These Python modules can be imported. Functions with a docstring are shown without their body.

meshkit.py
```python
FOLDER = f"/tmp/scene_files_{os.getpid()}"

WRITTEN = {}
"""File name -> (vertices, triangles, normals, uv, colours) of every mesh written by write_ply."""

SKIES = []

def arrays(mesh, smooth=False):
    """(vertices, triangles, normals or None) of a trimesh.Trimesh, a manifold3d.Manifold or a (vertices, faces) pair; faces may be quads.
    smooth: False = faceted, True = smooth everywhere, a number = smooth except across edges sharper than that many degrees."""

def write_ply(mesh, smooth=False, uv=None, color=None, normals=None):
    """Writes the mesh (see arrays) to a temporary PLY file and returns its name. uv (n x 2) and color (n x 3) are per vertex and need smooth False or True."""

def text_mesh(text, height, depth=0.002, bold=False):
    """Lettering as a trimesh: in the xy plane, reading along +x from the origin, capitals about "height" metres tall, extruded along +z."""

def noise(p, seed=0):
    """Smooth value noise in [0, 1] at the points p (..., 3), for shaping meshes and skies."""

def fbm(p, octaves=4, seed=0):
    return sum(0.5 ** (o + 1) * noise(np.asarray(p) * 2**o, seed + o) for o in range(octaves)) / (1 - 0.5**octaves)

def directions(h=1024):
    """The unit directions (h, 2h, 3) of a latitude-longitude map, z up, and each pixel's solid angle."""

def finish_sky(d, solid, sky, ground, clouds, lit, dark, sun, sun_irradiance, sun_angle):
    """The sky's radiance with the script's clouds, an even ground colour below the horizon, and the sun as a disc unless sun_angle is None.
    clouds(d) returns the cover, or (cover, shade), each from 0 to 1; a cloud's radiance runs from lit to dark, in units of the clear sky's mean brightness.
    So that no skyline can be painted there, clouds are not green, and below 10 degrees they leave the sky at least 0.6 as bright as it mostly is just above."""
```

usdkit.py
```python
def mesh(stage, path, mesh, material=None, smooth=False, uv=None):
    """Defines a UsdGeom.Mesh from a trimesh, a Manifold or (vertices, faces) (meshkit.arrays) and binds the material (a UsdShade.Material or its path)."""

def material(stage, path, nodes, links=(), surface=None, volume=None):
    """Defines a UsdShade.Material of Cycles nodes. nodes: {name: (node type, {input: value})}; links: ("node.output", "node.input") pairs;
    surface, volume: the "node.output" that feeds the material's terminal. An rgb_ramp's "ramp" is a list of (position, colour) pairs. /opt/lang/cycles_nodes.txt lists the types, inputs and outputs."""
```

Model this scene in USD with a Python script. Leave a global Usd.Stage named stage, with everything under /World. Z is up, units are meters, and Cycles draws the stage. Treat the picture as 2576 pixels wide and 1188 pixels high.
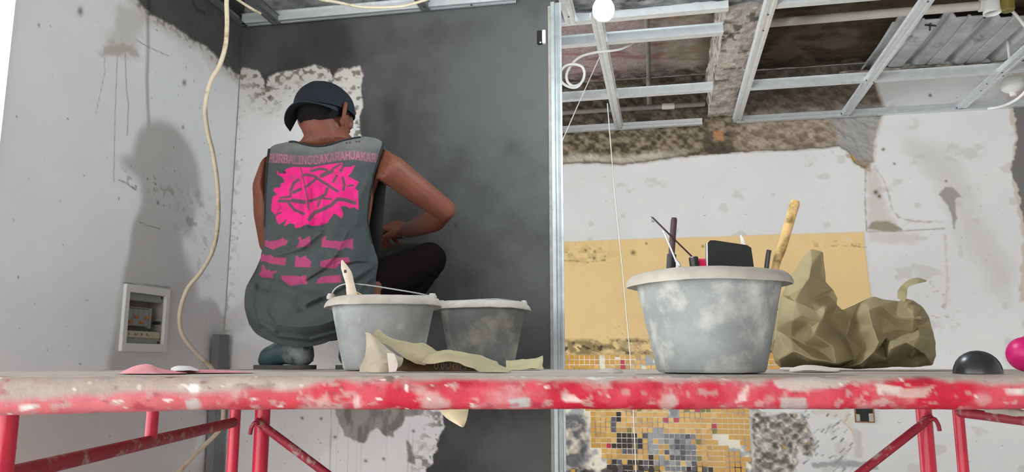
import math, random
import numpy as np
import trimesh
import manifold3d as m3
import shapely
from shapely.geometry import Polygon
from scipy.spatial import Delaunay
from pxr import Usd, UsdGeom, UsdLux, UsdShade, Sdf, Gf, Vt
import usdkit, meshkit

random.seed(7)
RNG = np.random.default_rng(7)
stage = Usd.Stage.CreateInMemory()
UsdGeom.SetStageUpAxis(stage, 'Z')
UsdGeom.SetStageMetersPerUnit(stage, 1.0)
UsdGeom.Xform.Define(stage, '/World')

# ------------------------------------------------------------------ camera, light, exposure
FPX = 1950.0                                  # focal length in pixels of the 2576-wide picture
PITCH = math.atan(320 / FPX)
ZC = 1.6175                                   # eye height; the deck's top lies at 1.60
DECK = 1.600
EXPOSURE = 0.2
BULB_W = 600.0
SKY_I = 1.45
SKY_COL = (1.0, 0.995, 0.985)
cam = UsdGeom.Camera.Define(stage, '/World/camera')
cam.CreateHorizontalApertureAttr(36.0)
cam.CreateVerticalApertureAttr(36.0 * 1188 / 2576)
cam.CreateFocalLengthAttr(36.0 * FPX / 2576)
cam.CreateClippingRangeAttr(Gf.Vec2f(0.05, 200))
cam.CreateExposureAttr(EXPOSURE)
cam.AddTranslateOp().Set(Gf.Vec3d(0, 0, ZC))
cam.AddRotateXOp().Set(90 + math.degrees(PITCH))
sky = UsdLux.DomeLight.Define(stage, '/World/daylight')
sky.CreateIntensityAttr(SKY_I)
sky.CreateColorAttr(Gf.Vec3f(*SKY_COL))

# ------------------------------------------------------------------ frames of reference
T = math.radians(11)                          # the room stands turned by 11 degrees to the camera
E1 = np.array([math.cos(T), -math.sin(T), 0]); E2 = np.array([math.sin(T), math.cos(T), 0])
CP, SP = math.cos(PITCH), math.sin(PITCH)
EYE = np.array([0, 0, ZC])


def ray(px, py):
    px, py = np.asarray(px, float), np.asarray(py, float)
    r, u = (px - 1288) / FPX, -(py - 594) / FPX
    return np.stack([r, CP - SP * u, SP + CP * u], -1)


def at(px, py, Y):
    d = ray(px, py)
    return EYE + d * (np.asarray(Y, float) / d[..., 1])[..., None]


def on_e1(px, py, c):
    d = ray(px, py); return EYE + d * (c / (d @ E1))[..., None]


def on_e2(px, py, c):
    d = ray(px, py); return EYE + d * (c / (d @ E2))[..., None]


def on_z(px, py, z):
    d = ray(px, py); return EYE + d * ((z - ZC) / d[..., 2])[..., None]


def room(a, b, z):                             # room coordinates (along the back wall, into the depth, absolute height) to the world
    a, b, z = np.broadcast_arrays(np.asarray(a, float), np.asarray(b, float), np.asarray(z, float))
    return a[..., None] * E1 + b[..., None] * E2 + z[..., None] * np.array([0, 0, 1.0])


def to_room(p):
    p = np.asarray(p, float); return np.stack([p @ E1, p @ E2, p[..., 2]], -1)


def pix(p):
    p = np.asarray(p, float) - EYE
    y = p[..., 1] * CP + p[..., 2] * SP; z = -p[..., 1] * SP + p[..., 2] * CP
    y = np.where(y < 0.05, 0.05, y)
    return 1288 + FPX * p[..., 0] / y, 594 - FPX * z / y


def lin(*c):
    c = np.array(c, float) / 255
    return np.where(c < 0.04045, c / 12.92, ((c + 0.055) / 1.055) ** 2.4)


def sst(a, b, x):
    t = np.clip((x - a) / (b - a), 0, 1); return t * t * (3 - 2 * t)


def seg_dist(px, py, line, width=None):
    """Distance to a polyline."""
    best = np.full(np.shape(px), 1e9)
    for (x0, y0), (x1, y1) in zip(line[:-1], line[1:]):
        dx, dy = x1 - x0, y1 - y0
        t = np.clip(((px - x0) * dx + (py - y0) * dy) / (dx * dx + dy * dy + 1e-9), 0, 1)
        best = np.minimum(best, np.hypot(px - x0 - t * dx, py - y0 - t * dy))
    return best


def sd_poly(px, py, poly):
    """Signed distance to a polygon, negative inside."""
    poly = list(poly)
    xs, ys = [p[0] for p in poly], [p[1] for p in poly]
    d = seg_dist(px, py, poly + poly[:1])
    inside = shapely.contains_xy(Polygon(poly).buffer(0), px, py)
    return np.where(inside, -d, d)


def fbm(p, f, o=4, seed=0):
    return meshkit.fbm(np.asarray(p) * f, o, seed)


# ------------------------------------------------------------------ naming, parts, tags
_names = {}


def numbered(parent, name):
    k = (parent, name); _names[k] = _names.get(k, -1) + 1
    return name if _names[k] == 0 else f'{name}_{_names[k]:03d}'


def tag(prim, label=None, cat=None, group=None, kind=None):
    for k, v in (('label', label), ('category', cat), ('group', group), ('kind', kind)):
        if v: prim.SetCustomDataByKey(k, v)
    return prim


class Thing:
    def __init__(s, name, label=None, cat=None, base=(0, 0, 0), group=None, kind=None):
        s.path = '/World/' + numbered('/World', name); s.base = np.asarray(base, float)
        s.x = UsdGeom.Xform.Define(stage, s.path); s.x.AddTranslateOp().Set(Gf.Vec3d(*map(float, s.base)))
        tag(s.x.GetPrim(), label, cat, group, kind)


def as_vf(mesh):
    if hasattr(mesh, 'to_mesh'):
        m = mesh.to_mesh(); return np.array(m.vert_properties[:, :3], float), np.array(m.tri_verts, int)
    if isinstance(mesh, trimesh.Trimesh): return np.array(mesh.vertices), np.array(mesh.faces)
    v, f = mesh; f = np.asarray(f, int)
    if f.shape[1] == 4: f = np.vstack([f[:, [0, 1, 2]], f[:, [0, 2, 3]]])
    return np.asarray(v, float), f


def part(parent, name, mesh, mat, smooth=30, label=None, paint=None, kind=None):
    """One Mesh prim. parent: a Thing, the path of a part, or None for the top level. paint: a colour per vertex."""
    base = parent.base if isinstance(parent, Thing) else (parent[1] if isinstance(parent, tuple) else np.zeros(3))
    up = parent.path if isinstance(parent, Thing) else (parent[0] if isinstance(parent, tuple) else '/World')
    path = up + '/' + numbered(up, name)
    v, f = as_vf(mesh)
    v = v - base
    if paint is not None and not isinstance(smooth, bool): smooth = True
    g = usdkit.mesh(stage, path, (v, f), mat, smooth=smooth)
    if paint is not None:
        UsdGeom.PrimvarsAPI(g).CreatePrimvar('paint', Sdf.ValueTypeNames.Color3fArray, 'vertex').Set(Vt.Vec3fArray.FromNumpy(np.clip(np.asarray(paint), 0, 1).astype(np.float32)))
    tag(g.GetPrim(), label, None, None, kind)
    return path, base


def solo(name, mesh, mat, label, cat, smooth=30, paint=None, kind=None, group=None):
    p = part(None, name, mesh, mat, smooth, label, paint, kind)
    tag(stage.GetPrimAtPath(p[0]), None, cat, group); return p


# ------------------------------------------------------------------ materials
def M(name, base=(0.5, 0.5, 0.5), rough=0.6, metal=0.0, var=0.12, scale=9.0, bump=0.15, bscale=60.0, paint=False, second=None, spec=0.4, coat=0.0, bdist=0.004, **more):
    """Procedural material: a base colour (or the mesh's paint) with noise in tone and relief. second: (colour, threshold, scale, softness) of a noisy second coat."""
    n = {'g': ('geometry', {}), 'n1': ('noise_texture', {'scale': scale, 'detail': 5.0, 'roughness': 0.6}), 'r1': ('map_range', {'from_min': 0.25, 'from_max': 0.75, 'to_min': 1 - var, 'to_max': 1 + var}),
         'mul': ('mix', {'mix_type': 'multiply', 'fac': 1.0, 'color1': tuple(base)}), 'n2': ('noise_texture', {'scale': bscale, 'detail': 6.0, 'roughness': 0.65}),
         'b': ('bump', {'strength': bump, 'distance': bdist}), 'p': ('principled_bsdf', {'roughness': rough, 'metallic': metal, 'specular_ior_level': spec, **({'coat_weight': coat} if coat else {}), **more})}
    l = [('g.position', 'n1.vector'), ('n1.fac', 'r1.value'), ('r1.result', 'mul.color2'), ('g.position', 'n2.vector'), ('n2.fac', 'b.height'), ('b.normal', 'p.normal')]
    if paint:
        n['at'] = ('attribute', {'attribute': 'paint'}); l.append(('at.color', 'mul.color1'))
    out = 'mul.color'
    if second:
        col, th, sc, soft = second
        n['n3'] = ('noise_texture', {'scale': sc, 'detail': 6.0, 'roughness': 0.62})
        n['r3'] = ('map_range', {'from_min': th - soft, 'from_max': th + soft, 'to_min': 0.0, 'to_max': 1.0, 'clamp': True})
        n['mx'] = ('mix', {'mix_type': 'mix', 'color2': tuple(col)})
        l += [('g.position', 'n3.vector'), ('n3.fac', 'r3.value'), ('r3.result', 'mx.fac'), (out, 'mx.color1')]; out = 'mx.color'
    l.append((out, 'p.base_color'))
    return usdkit.material(stage, '/World/Looks/' + name, n, l, surface='p.BSDF')


UsdGeom.Scope.Define(stage, '/World/Looks')
m_wall = M('painted_plaster', paint=True, rough=0.75, var=0.03, scale=6, bump=0.12, bscale=90, spec=0.25)
m_rough = M('rough_concrete', paint=True, rough=0.9, var=0.22, scale=26, bump=0.9, bscale=55, spec=0.2, bdist=0.012)
m_conc = M('plain_concrete', lin(128, 126, 122), rough=0.9, var=0.2, scale=6, bump=0.5, bscale=40)
m_galv = M('galvanised_steel', (0.70, 0.74, 0.76), rough=0.42, metal=0.55, var=0.10, scale=30, bump=0.05, bscale=140)
m_galv_stud = M('glare_darkened_galvanised_steel', (0.40, 0.44, 0.45), rough=0.5, metal=0.5, var=0.2, scale=18, bump=0.08, bscale=120)  # stud only: galvanised colour darkened to offset the nearby bulb's glare
m_galv_dull = M('dull_galvanised_steel', (0.17, 0.175, 0.18), rough=0.6, metal=0.2, var=0.15, scale=20, bump=0.1)
m_sheet = M('galvanised_deck_sheet', (0.56, 0.59, 0.60), rough=0.5, metal=0.35, var=0.28, scale=7, bump=0.1, second=((0.10, 0.09, 0.08), 0.66, 5.0, 0.07))
m_screw = M('dark_screw', (0.04, 0.04, 0.045), rough=0.5, metal=0.5)
m_red = M('red_scaffold_paint', lin(196, 22, 58), rough=0.35, var=0.15, scale=14, bump=0.12, bscale=80, second=((0.50, 0.46, 0.43), 0.70, 32.0, 0.04), spec=0.5)
m_redbar = M('dusty_red_paint', lin(150, 38, 58), rough=0.5, var=0.2, scale=20, bump=0.35, bscale=70, second=((0.42, 0.35, 0.31), 0.60, 26.0, 0.06))
m_rail = M('mortar_splashed_red_paint', paint=True, rough=0.6, var=0.12, scale=30, bump=0.5, bscale=70, spec=0.35)
m_deck = M('dusty_deck', lin(182, 175, 167), rough=0.9, var=0.2, scale=15, bump=0.4, second=(lin(186, 90, 104), 0.62, 6.0, 0.05))
m_bucket = M('dusty_bucket_plastic', lin(146, 151, 150), rough=0.7, var=0.28, scale=11, bump=0.2, bscale=50, second=(lin(205, 205, 202), 0.62, 9.0, 0.10))
m_bucket_dark = M('stained_bucket_plastic', lin(104, 108, 106), rough=0.7, var=0.3, scale=10, bump=0.2, bscale=50, second=(lin(168, 163, 152), 0.60, 8.0, 0.12))
m_lip = M('mortar_coated_lip', lin(178, 172, 164), rough=0.85, var=0.15, scale=25, bump=0.5, bscale=60)
m_mortar = M('fresh_mortar', lin(150, 148, 142), rough=0.9, var=0.2, scale=30, bump=0.8)
m_wire = M('steel_wire', (0.35, 0.35, 0.36), rough=0.4, metal=0.7)
m_black = M('black_plastic', (0.012, 0.012, 0.013), rough=0.38, var=0.1, bump=0.05)
m_blackrub = M('black_rubber', (0.022, 0.023, 0.025), rough=0.33, var=0.15, bump=0.08, spec=0.6)
m_handle = M('dark_handle', lin(70, 52, 60), rough=0.45, var=0.2, scale=40)
m_yellowwood = M('yellow_handle', lin(206, 172, 116), rough=0.6, var=0.15, scale=30, second=(lin(126, 106, 62), 0.54, 26.0, 0.08))
m_pinkline = M('pink_string', lin(240, 40, 96), rough=0.7)
m_ball = M('magenta_ball', lin(205, 20, 110), rough=0.4, var=0.08, spec=0.5)
m_white = M('white_plastic', (0.78, 0.78, 0.77), rough=0.4, var=0.03)
m_cream = M('cream_cable', lin(214, 200, 176), rough=0.55, var=0.1, scale=20, second=(lin(140, 112, 66), 0.63, 14.0, 0.08))
m_twine = M('white_twine', (0.78, 0.77, 0.75), rough=0.8)
m_bag = M('brown_paper_bag', lin(148, 136, 102), rough=0.8, var=0.10, scale=12, bump=0.25, bscale=50)
m_paper = M('torn_cement_paper', paint=True, rough=0.85, var=0.08, scale=25, bump=0.25, bscale=60)
m_skin = M('skin', lin(104, 61, 46), rough=0.58, spec=0.3, var=0.10, scale=14, bump=0.06, bscale=160, subsurface_weight=0.12, subsurface_scale=0.01)
m_cap = M('navy_cap_cloth', lin(14, 22, 32), rough=0.9, var=0.15, scale=20, bump=0.25, bscale=400)
m_capbrim = M('navy_brim_cloth', lin(30, 38, 48), rough=0.9, var=0.12, bump=0.25, bscale=400)
m_hair = M('black_hair', (0.005, 0.0045, 0.0045), spec=0.15, rough=0.7, bump=0.6, bscale=250)
m_shirt = M('washed_cotton', paint=True, rough=0.95, var=0.16, scale=18, bump=0.2, bscale=500, spec=0.15)
m_trim = M('dark_trim_cotton', lin(38, 40, 42), rough=0.95, var=0.1)
m_trouser = M('dark_trousers', lin(15, 9, 11), spec=0.08, rough=0.9, var=0.2, scale=14, bump=0.2, bscale=200)
m_clog = M('teal_rubber_clog', lin(54, 74, 76), rough=0.55, var=0.2, scale=25, second=(lin(126, 132, 128), 0.60, 14.0, 0.08))
m_sole = M('dusty_sole', lin(76, 76, 73), rough=0.9, var=0.25, scale=30)
m_eye = M('eye_white', (0.7, 0.68, 0.65), rough=0.3, var=0.02)
m_orange = M('orange_switch', lin(196, 110, 62), rough=0.5)
m_greyplast = M('grey_plastic', lin(146, 148, 144), rough=0.5, var=0.08)
m_panelin = M('panel_inside', lin(158, 155, 145), rough=0.7, var=0.15)
m_paperlabel = M('label_paper', lin(190, 180, 160), rough=0.8, var=0.12, scale=30)
m_ink = M('faded_ink', lin(88, 80, 74), rough=0.8)
m_steelblade = M('steel_blade', (0.33, 0.33, 0.34), rough=0.4, metal=0.8, var=0.15)
m_pipe = M('grey_pipe', lin(120, 118, 112), rough=0.6, var=0.2, scale=15)
m_pvc = M('dusty_pvc', lin(196, 190, 180), rough=0.5, var=0.12, scale=12)
m_pinkplast = M('dusty_pink_sheet', lin(226, 150, 160), rough=0.6, var=0.15, scale=25, second=(lin(226, 222, 216), 0.62, 18.0, 0.06))
m_whitefilm = M('white_film', (0.82, 0.82, 0.82), rough=0.35, var=0.05)
m_floor = M('dusty_floor', lin(150, 146, 140), rough=0.9, var=0.2, scale=3, bump=0.3)
m_outer = M('outer_plaster', (0.74, 0.74, 0.73), rough=0.85, var=0.05)
m_brick = M('broken_brick', lin(150, 112, 84), rough=0.95, var=0.25, scale=30, bump=0.8)
m_ochre = [M(f'ochre_tile_{k}', c, rough=0.3, var=0.10, scale=40, bump=0.1, spec=0.5) for k, c in enumerate([lin(220, 172, 84), lin(210, 160, 72), lin(224, 182, 104), lin(198, 152, 76)])]
m_redtile = M('red_tile', lin(188, 34, 62), rough=0.3, var=0.1, spec=0.5)
m_olive = M('olive_tile', lin(134, 122, 60), rough=0.35, var=0.12)
m_dirtytile = [M(f'dirty_tile_{k}', c, rough=0.7, var=0.25, scale=60, bump=0.3) for k, c in enumerate([lin(66, 58, 56), lin(134, 136, 142), lin(166, 168, 172), lin(100, 98, 104)])]
m_bulb = usdkit.material(stage, '/World/Looks/lit_bulb', {'e': ('emission', {'color': (0.86, 0.965, 1.0), 'strength': BULB_W})}, surface='e.emission')


# ------------------------------------------------------------------ shapes
def box(c, s, R=None, chamfer=0.0):
    if chamfer:
        h = np.array(s) / 2
        pts = [[sx * (h[0] - (chamfer if k != 0 else 0)), sy * (h[1] - (chamfer if k != 1 else 0)), sz * (h[2] - (chamfer if k != 2 else 0))] for sx in (-1, 1) for sy in (-1, 1) for sz in (-1, 1) for k in range(3)]
        v, f = as_vf(m3.Manifold.hull_points(np.array(pts)))
    else:
        m = trimesh.creation.box(s); v, f = np.array(m.vertices), np.array(m.faces)
    if R is not None: v = v @ np.asarray(R).T
    return v + np.asarray(c), f


ROOMR = np.stack([E1, E2, [0, 0, 1]], 1)


def rbox(a0, a1, b0, b1, z0, z1, chamfer=0.0):
    return box(room((a0 + a1) / 2, (b0 + b1) / 2, (z0 + z1) / 2), (a1 - a0, b1 - b0, z1 - z0), ROOMR, chamfer)


def cat(*ms):
    vs, fs, n = [], [], 0
    for m in ms:
        v, f = as_vf(m); vs.append(v); fs.append(f + n); n += len(v)
    return np.vstack(vs), np.vstack(fs)


def smooth_path(pts, n=12):
    """Catmull-Rom through the points."""
    p = np.asarray(pts, float); p = np.vstack([2 * p[0] - p[1], p, 2 * p[-1] - p[-2]]); out = []
    for i in range(1, len(p) - 2):
        t = np.linspace(0, 1, n, endpoint=False)[:, None]; a, b, c, d = p[i - 1:i + 3]
        out.append(0.5 * (2 * b + (c - a) * t + (2 * a - 5 * b + 4 * c - d) * t ** 2 + (3 * b - a - 3 * c + d) * t ** 3))
    return np.vstack(out + [p[-2:-1]])


def tube(pts, r, sides=12, caps=True, squash=None):
    p = np.asarray(pts, float); n = len(p); r = np.broadcast_to(np.asarray(r, float), (n,))
    t = np.gradient(p, axis=0); t /= np.linalg.norm(t, axis=1, keepdims=True) + 1e-12
    a = np.cross(t[0], [0, 0, 1.0]); a = a if np.linalg.norm(a) > 0.1 else np.cross(t[0], [1.0, 0, 0]); a /= np.linalg.norm(a)
    A = []
    for k in range(n):
        a = a - t[k] * (a @ t[k]); a /= np.linalg.norm(a) + 1e-12; A.append(a)
    A = np.array(A); B = np.cross(t, A); ang = np.arange(sides) * 2 * np.pi / sides
    sa, sb = squash or (1, 1)
    v = p[:, None] + r[:, None, None] * (sa * np.cos(ang)[None, :, None] * A[:, None] + sb * np.sin(ang)[None, :, None] * B[:, None])
    i, j = np.meshgrid(np.arange(n - 1), np.arange(sides), indexing='ij')
    q = np.stack([i * sides + j, i * sides + (j + 1) % sides, (i + 1) * sides + (j + 1) % sides, (i + 1) * sides + j], -1).reshape(-1, 4)
    v = v.reshape(-1, 3); f = np.vstack([q[:, [0, 2, 1]], q[:, [0, 3, 2]]])
    if caps:
        v = np.vstack([v, p[:1], p[-1:]]); k = len(v); j = np.arange(sides)
        f = np.vstack([f, np.stack([np.full(sides, k - 2), j, (j + 1) % sides], 1), np.stack([np.full(sides, k - 1), (n - 1) * sides + (j + 1) % sides, (n - 1) * sides + j], 1)])
    return v, f[:, ::-1]


def lathe(profile, seg=72, center=(0, 0, 0)):
    p = np.asarray(profile, float); n = len(p); ang = np.arange(seg) * 2 * np.pi / seg
    v = np.stack([p[:, None, 0] * np.cos(ang), p[:, None, 0] * np.sin(ang), np.broadcast_to(p[:, 1:2], (n, seg))], -1).reshape(-1, 3)
    i, j = np.meshgrid(np.arange(n - 1), np.arange(seg), indexing='ij')
    q = np.stack([i * seg + j, i * seg + (j + 1) % seg, (i + 1) * seg + (j + 1) % seg, (i + 1) * seg + j], -1).reshape(-1, 4)
    return v + np.asarray(center), np.vstack([q[:, [0, 1, 2]], q[:, [0, 2, 3]]])


def grid_faces(nu, nv):
    i, j = np.meshgrid(np.arange(nv - 1), np.arange(nu - 1), indexing='ij')
    q = np.stack([i * nu + j, i * nu + j + 1, (i + 1) * nu + j + 1, (i + 1) * nu + j], -1).reshape(-1, 4)
    return np.vstack([q[:, [0, 1, 2]], q[:, [0, 2, 3]]])


def sphere_m(c, r, seg=20):
    return m3.Manifold.sphere(float(r), seg).translate([float(x) for x in c])


def hull_chain(js):
    """Manifolds of the bones between consecutive (point, radius) joints."""
    s = [sphere_m(p, r) for p, r in js]
    return [m3.Manifold.batch_hull([a, b]) for a, b in zip(s[:-1], s[1:])]


def fuse(parts, refine=0.012, it=12):
    m = m3.Manifold.batch_boolean(parts, m3.OpType.Add).refine_to_length(refine)
    v, f = as_vf(m); t = trimesh.Trimesh(v, f, process=True)
    trimesh.smoothing.filter_taubin(t, lamb=0.5, nu=0.53, iterations=it)
    return t


def pillow(pts, outline, back, sub=2, rough=0.003, seed=0, facet=True):
    """A crumpled body: pts (pixel x, pixel y, depth) in front, mirrored behind by the depth function back(px, py)."""
    pts = np.asarray(pts, float); ol = np.asarray(outline, float)
    al = np.vstack([ol, pts]); n0 = len(ol)
    d = Delaunay(al[:, :2]); poly = Polygon(ol[:, :2]).buffer(0.5)
    c = al[d.simplices][:, :, :2].mean(1)
    f = d.simplices[shapely.contains_xy(poly, c[:, 0], c[:, 1])]
    e0 = al[f[:, 1], :2] - al[f[:, 0], :2]; e1 = al[f[:, 2], :2] - al[f[:, 0], :2]
    cr = e0[:, 0] * e1[:, 1] - e0[:, 1] * e1[:, 0]
    f = np.where((cr > 0)[:, None], f[:, ::-1], f)
    front = at(al[:, 0], al[:, 1], al[:, 2])
    bk = at(pts[:, 0], pts[:, 1], back(pts))
    v = np.vstack([front, bk]); m = np.arange(len(al)); m[n0:] = np.arange(len(pts)) + len(al)
    fb = m[f][:, ::-1]
    fb = fb[~(np.sort(fb, 1)[:, None] == np.sort(f, 1)[None]).all(-1).any(1)] if len(f) < 800 else fb
    t = trimesh.Trimesh(v, np.vstack([f, fb]), process=False)
    t = t.subdivide().subdivide().subdivide_loop(1)
    vv = np.array(t.vertices)
    off = np.stack([fbm(vv, 18, 3, seed + k) - 0.5 for k in range(3)], -1)
    t.vertices = vv + off * rough * 4
    return t


def sheet(rows, n=14, sub_noise=0.0, seed=0, thick=0.0006):
    """A thin curved sheet through a lattice of points (rows x columns x 3), given a small thickness."""
    R = [smooth_path(r, n) for r in rows]; R = np.array(R)
    C = np.array([smooth_path(R[:, k], n) for k in range(R.shape[1])]).transpose(1, 0, 2)
    nv, nu = C.shape[:2]; v = C.reshape(-1, 3)
    if sub_noise: v = v + np.stack([fbm(v, 22, 3, seed + k) - 0.5 for k in range(3)], -1) * sub_noise
    f = grid_faces(nu, nv)
    t = trimesh.Trimesh(v, f, process=False); nn = np.array(t.vertex_normals); k = len(v)
    rim = np.concatenate([np.arange(nu), np.arange(1, nv) * nu + nu - 1, (nv - 1) * nu + np.arange(nu - 2, -1, -1), np.arange(nv - 2, 0, -1) * nu])
    rn = np.roll(rim, -1)
    side = np.vstack([np.stack([rim, rim + k, rn], 1), np.stack([rn, rim + k, rn + k], 1)])
    return np.vstack([v, v - nn * thick]), np.vstack([f, f[:, ::-1] + k, side])


# ================================================================== THE ROOM
LW, DW, BW = -1.651, 2.727, 4.42               # left wall, dark partition, far back wall (room coordinates)
SLAB, CEIL = ZC + 1.66, ZC + 1.35              # underside of the slab; level of the steel ceiling grid
JE = -0.382                                    # right end of the partition


def patch(a0, a1, z0, z1, step, place, extra=()):
    na, nz = int(round((a1 - a0) / step)) + 1, int(round((z1 - z0) / step)) + 1
    A, Z = np.meshgrid(np.linspace(a0, a1, na), np.linspace(z1, z0, nz))
    return A.ravel(), Z.ravel(), place(A.ravel(), Z.ravel()), grid_faces(na, nz)


class Coat:
    """Colour of each vertex of a surface, laid on coat by coat."""
    def __init__(s, P, col):
        s.P = P; s.px, s.py = pix(P); s.c = np.tile(np.asarray(col, float), (len(P), 1)); s.h = np.zeros(len(P))

    def n(s, f, o=4, seed=0): return fbm(s.P, f, o, seed)

    def mix(s, m, col): s.c = s.c * (1 - m[:, None]) + m[:, None] * np.asarray(col)

    def window(s, pts, pad):
        q = np.asarray(pts, float); lo, hi = q.min(0) - pad, q.max(0) + pad
        return np.nonzero((s.px > lo[0]) & (s.px < hi[0]) & (s.py > lo[1]) & (s.py < hi[1]))[0]

    def poly(s, pts, col, soft=3.0, rag=0.0, f=30, op=1.0, seed=0):
        k = s.window(pts, soft + rag + 2); m = np.zeros(len(s.P))
        if len(k): m[k] = sst(soft, -soft, sd_poly(s.px[k], s.py[k], pts) + rag * (fbm(s.P[k], f, 4, seed) - 0.5) * 2) * op
        s.mix(m, col); return m

    def line(s, pts, w, col, op=1.0, soft=1.5, rag=0.0, f=40, seed=0):
        k = s.window(pts, w + soft + rag + 2); m = np.zeros(len(s.P))
        if len(k): m[k] = sst(w / 2 + soft, w / 2 - soft, seg_dist(s.px[k], s.py[k], pts) + rag * (fbm(s.P[k], f, 3, seed) - 0.5) * 2) * op
        s.mix(m, col); return m

    def spots(s, f, th, col, op=0.8, soft=0.03, seed=0, where=None):
        th = 0.5 + (th - 0.5) * 1.6
        m = sst(th, th + soft, s.n(f, 3, seed)) * op
        if where is not None: m = m * where
        s.mix(m, col); return m

    def near(s, x, y, rx, ry): return np.exp(-((s.px - x) / rx) ** 2 - ((s.py - y) / ry) ** 2)


def structure(name, mesh, mat, label=None, smooth=30, paint=None):
    p = part(None, name, mesh, mat, smooth, label, paint, 'structure'); return p


# floor, ceiling and the far shell
structure('floor', rbox(-3.4, 3.4, -4.2, 5.0, -0.1, 0.0), m_floor, 'dusty bare floor under the scaffold')

# --- the left wall, white with a dark band of render along its top
A, Z, P, F_ = patch(1.6323, DW + 0.0, ZC - 0.75, SLAB, 0.0042, lambda b, z: room(LW, b, z))
c = Coat(P, (0.70, 0.70, 0.705))
c.mix(sst(0.35, 0.7, c.n(2.5, 4)) * 0.25, (0.60, 0.605, 0.62)); c.mix(sst(0.5, 0.75, c.n(5, 5, 3)) * 0.12, (0.52, 0.50, 0.47))
top = [(200, -200), (300, -60), (340, -10), (380, 40), (440, 68), (475, 95), (520, 118), (560, 160), (600, 190), (700, 200), (700, -300)]
dd = sd_poly(c.px, c.py, top)
c.mix(sst(34, 4, dd + 26 * (c.n(28, 4, 8) - 0.5)) * 0.55, lin(176, 166, 152))
c.mix(sst(16, -2, dd + 34 * (c.n(45, 5, 9) - 0.5)) * sst(0.45, 0.6, c.n(60, 4, 2)) * 0.8, lin(110, 98, 80))
dark = sst(3, -3, dd + 12 * (c.n(35, 5, 4) - 0.5)); c.mix(dark, np.array([0.070, 0.068, 0.066]) * (1 + 0.5 * (c.n(9, 4, 6) - 0.5))[:, None])
c.poly([(262, 130), (290, 60), (300, 20), (345, 15), (370, 60), (345, 100), (350, 140), (320, 150), (285, 140)], lin(170, 157, 142), 18, 26, 30, 0.45, 2)
c.poly([(255, 145), (262, 118), (300, 108), (340, 110), (342, 150), (325, 135), (300, 150), (275, 135)], lin(146, 132, 114), 8, 20, 46, 0.5, 3)
for ln, w in (([(298, 140), (292, 300), (290, 400), (289, 455)], 1.8), ([(318, 135), (321, 225), (326, 260), (323, 340)], 2.2), ([(266, 145), (266, 185), (252, 250), (244, 285)], 1.2), ([(345, 100), (380, 120), (425, 140)], 2.0)):
    c.line(ln, w, lin(108, 96, 82), 0.7, 1.4)
c.spots(55, 0.60, lin(96, 88, 70), 0.85, 0.05, 11, c.near(372, 460, 60, 34)); c.spots(34, 0.56, lin(120, 112, 92), 0.75, 0.06, 12, c.near(415, 495, 34, 24))
c.line([(300, 452), (322, 462), (345, 478)], 4, lin(70, 64, 56), 0.7, 2, 3); c.line([(355, 560), (375, 567), (405, 576)], 2, lin(96, 90, 84), 0.6, 1.5, 2)
c.spots(26, 0.53, lin(140, 144, 146), 0.6, 0.06, 14, c.near(490, 545, 48, 55)); c.spots(30, 0.55, lin(150, 148, 146), 0.6, 0.06, 15, c.near(520, 640, 30, 60))
c.spots(60, 0.66, lin(104, 98, 90), 0.8, 0.04, 16, c.near(480, 170, 90, 80)); c.spots(75, 0.70, lin(110, 104, 98), 0.8, 0.03, 17)
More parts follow.
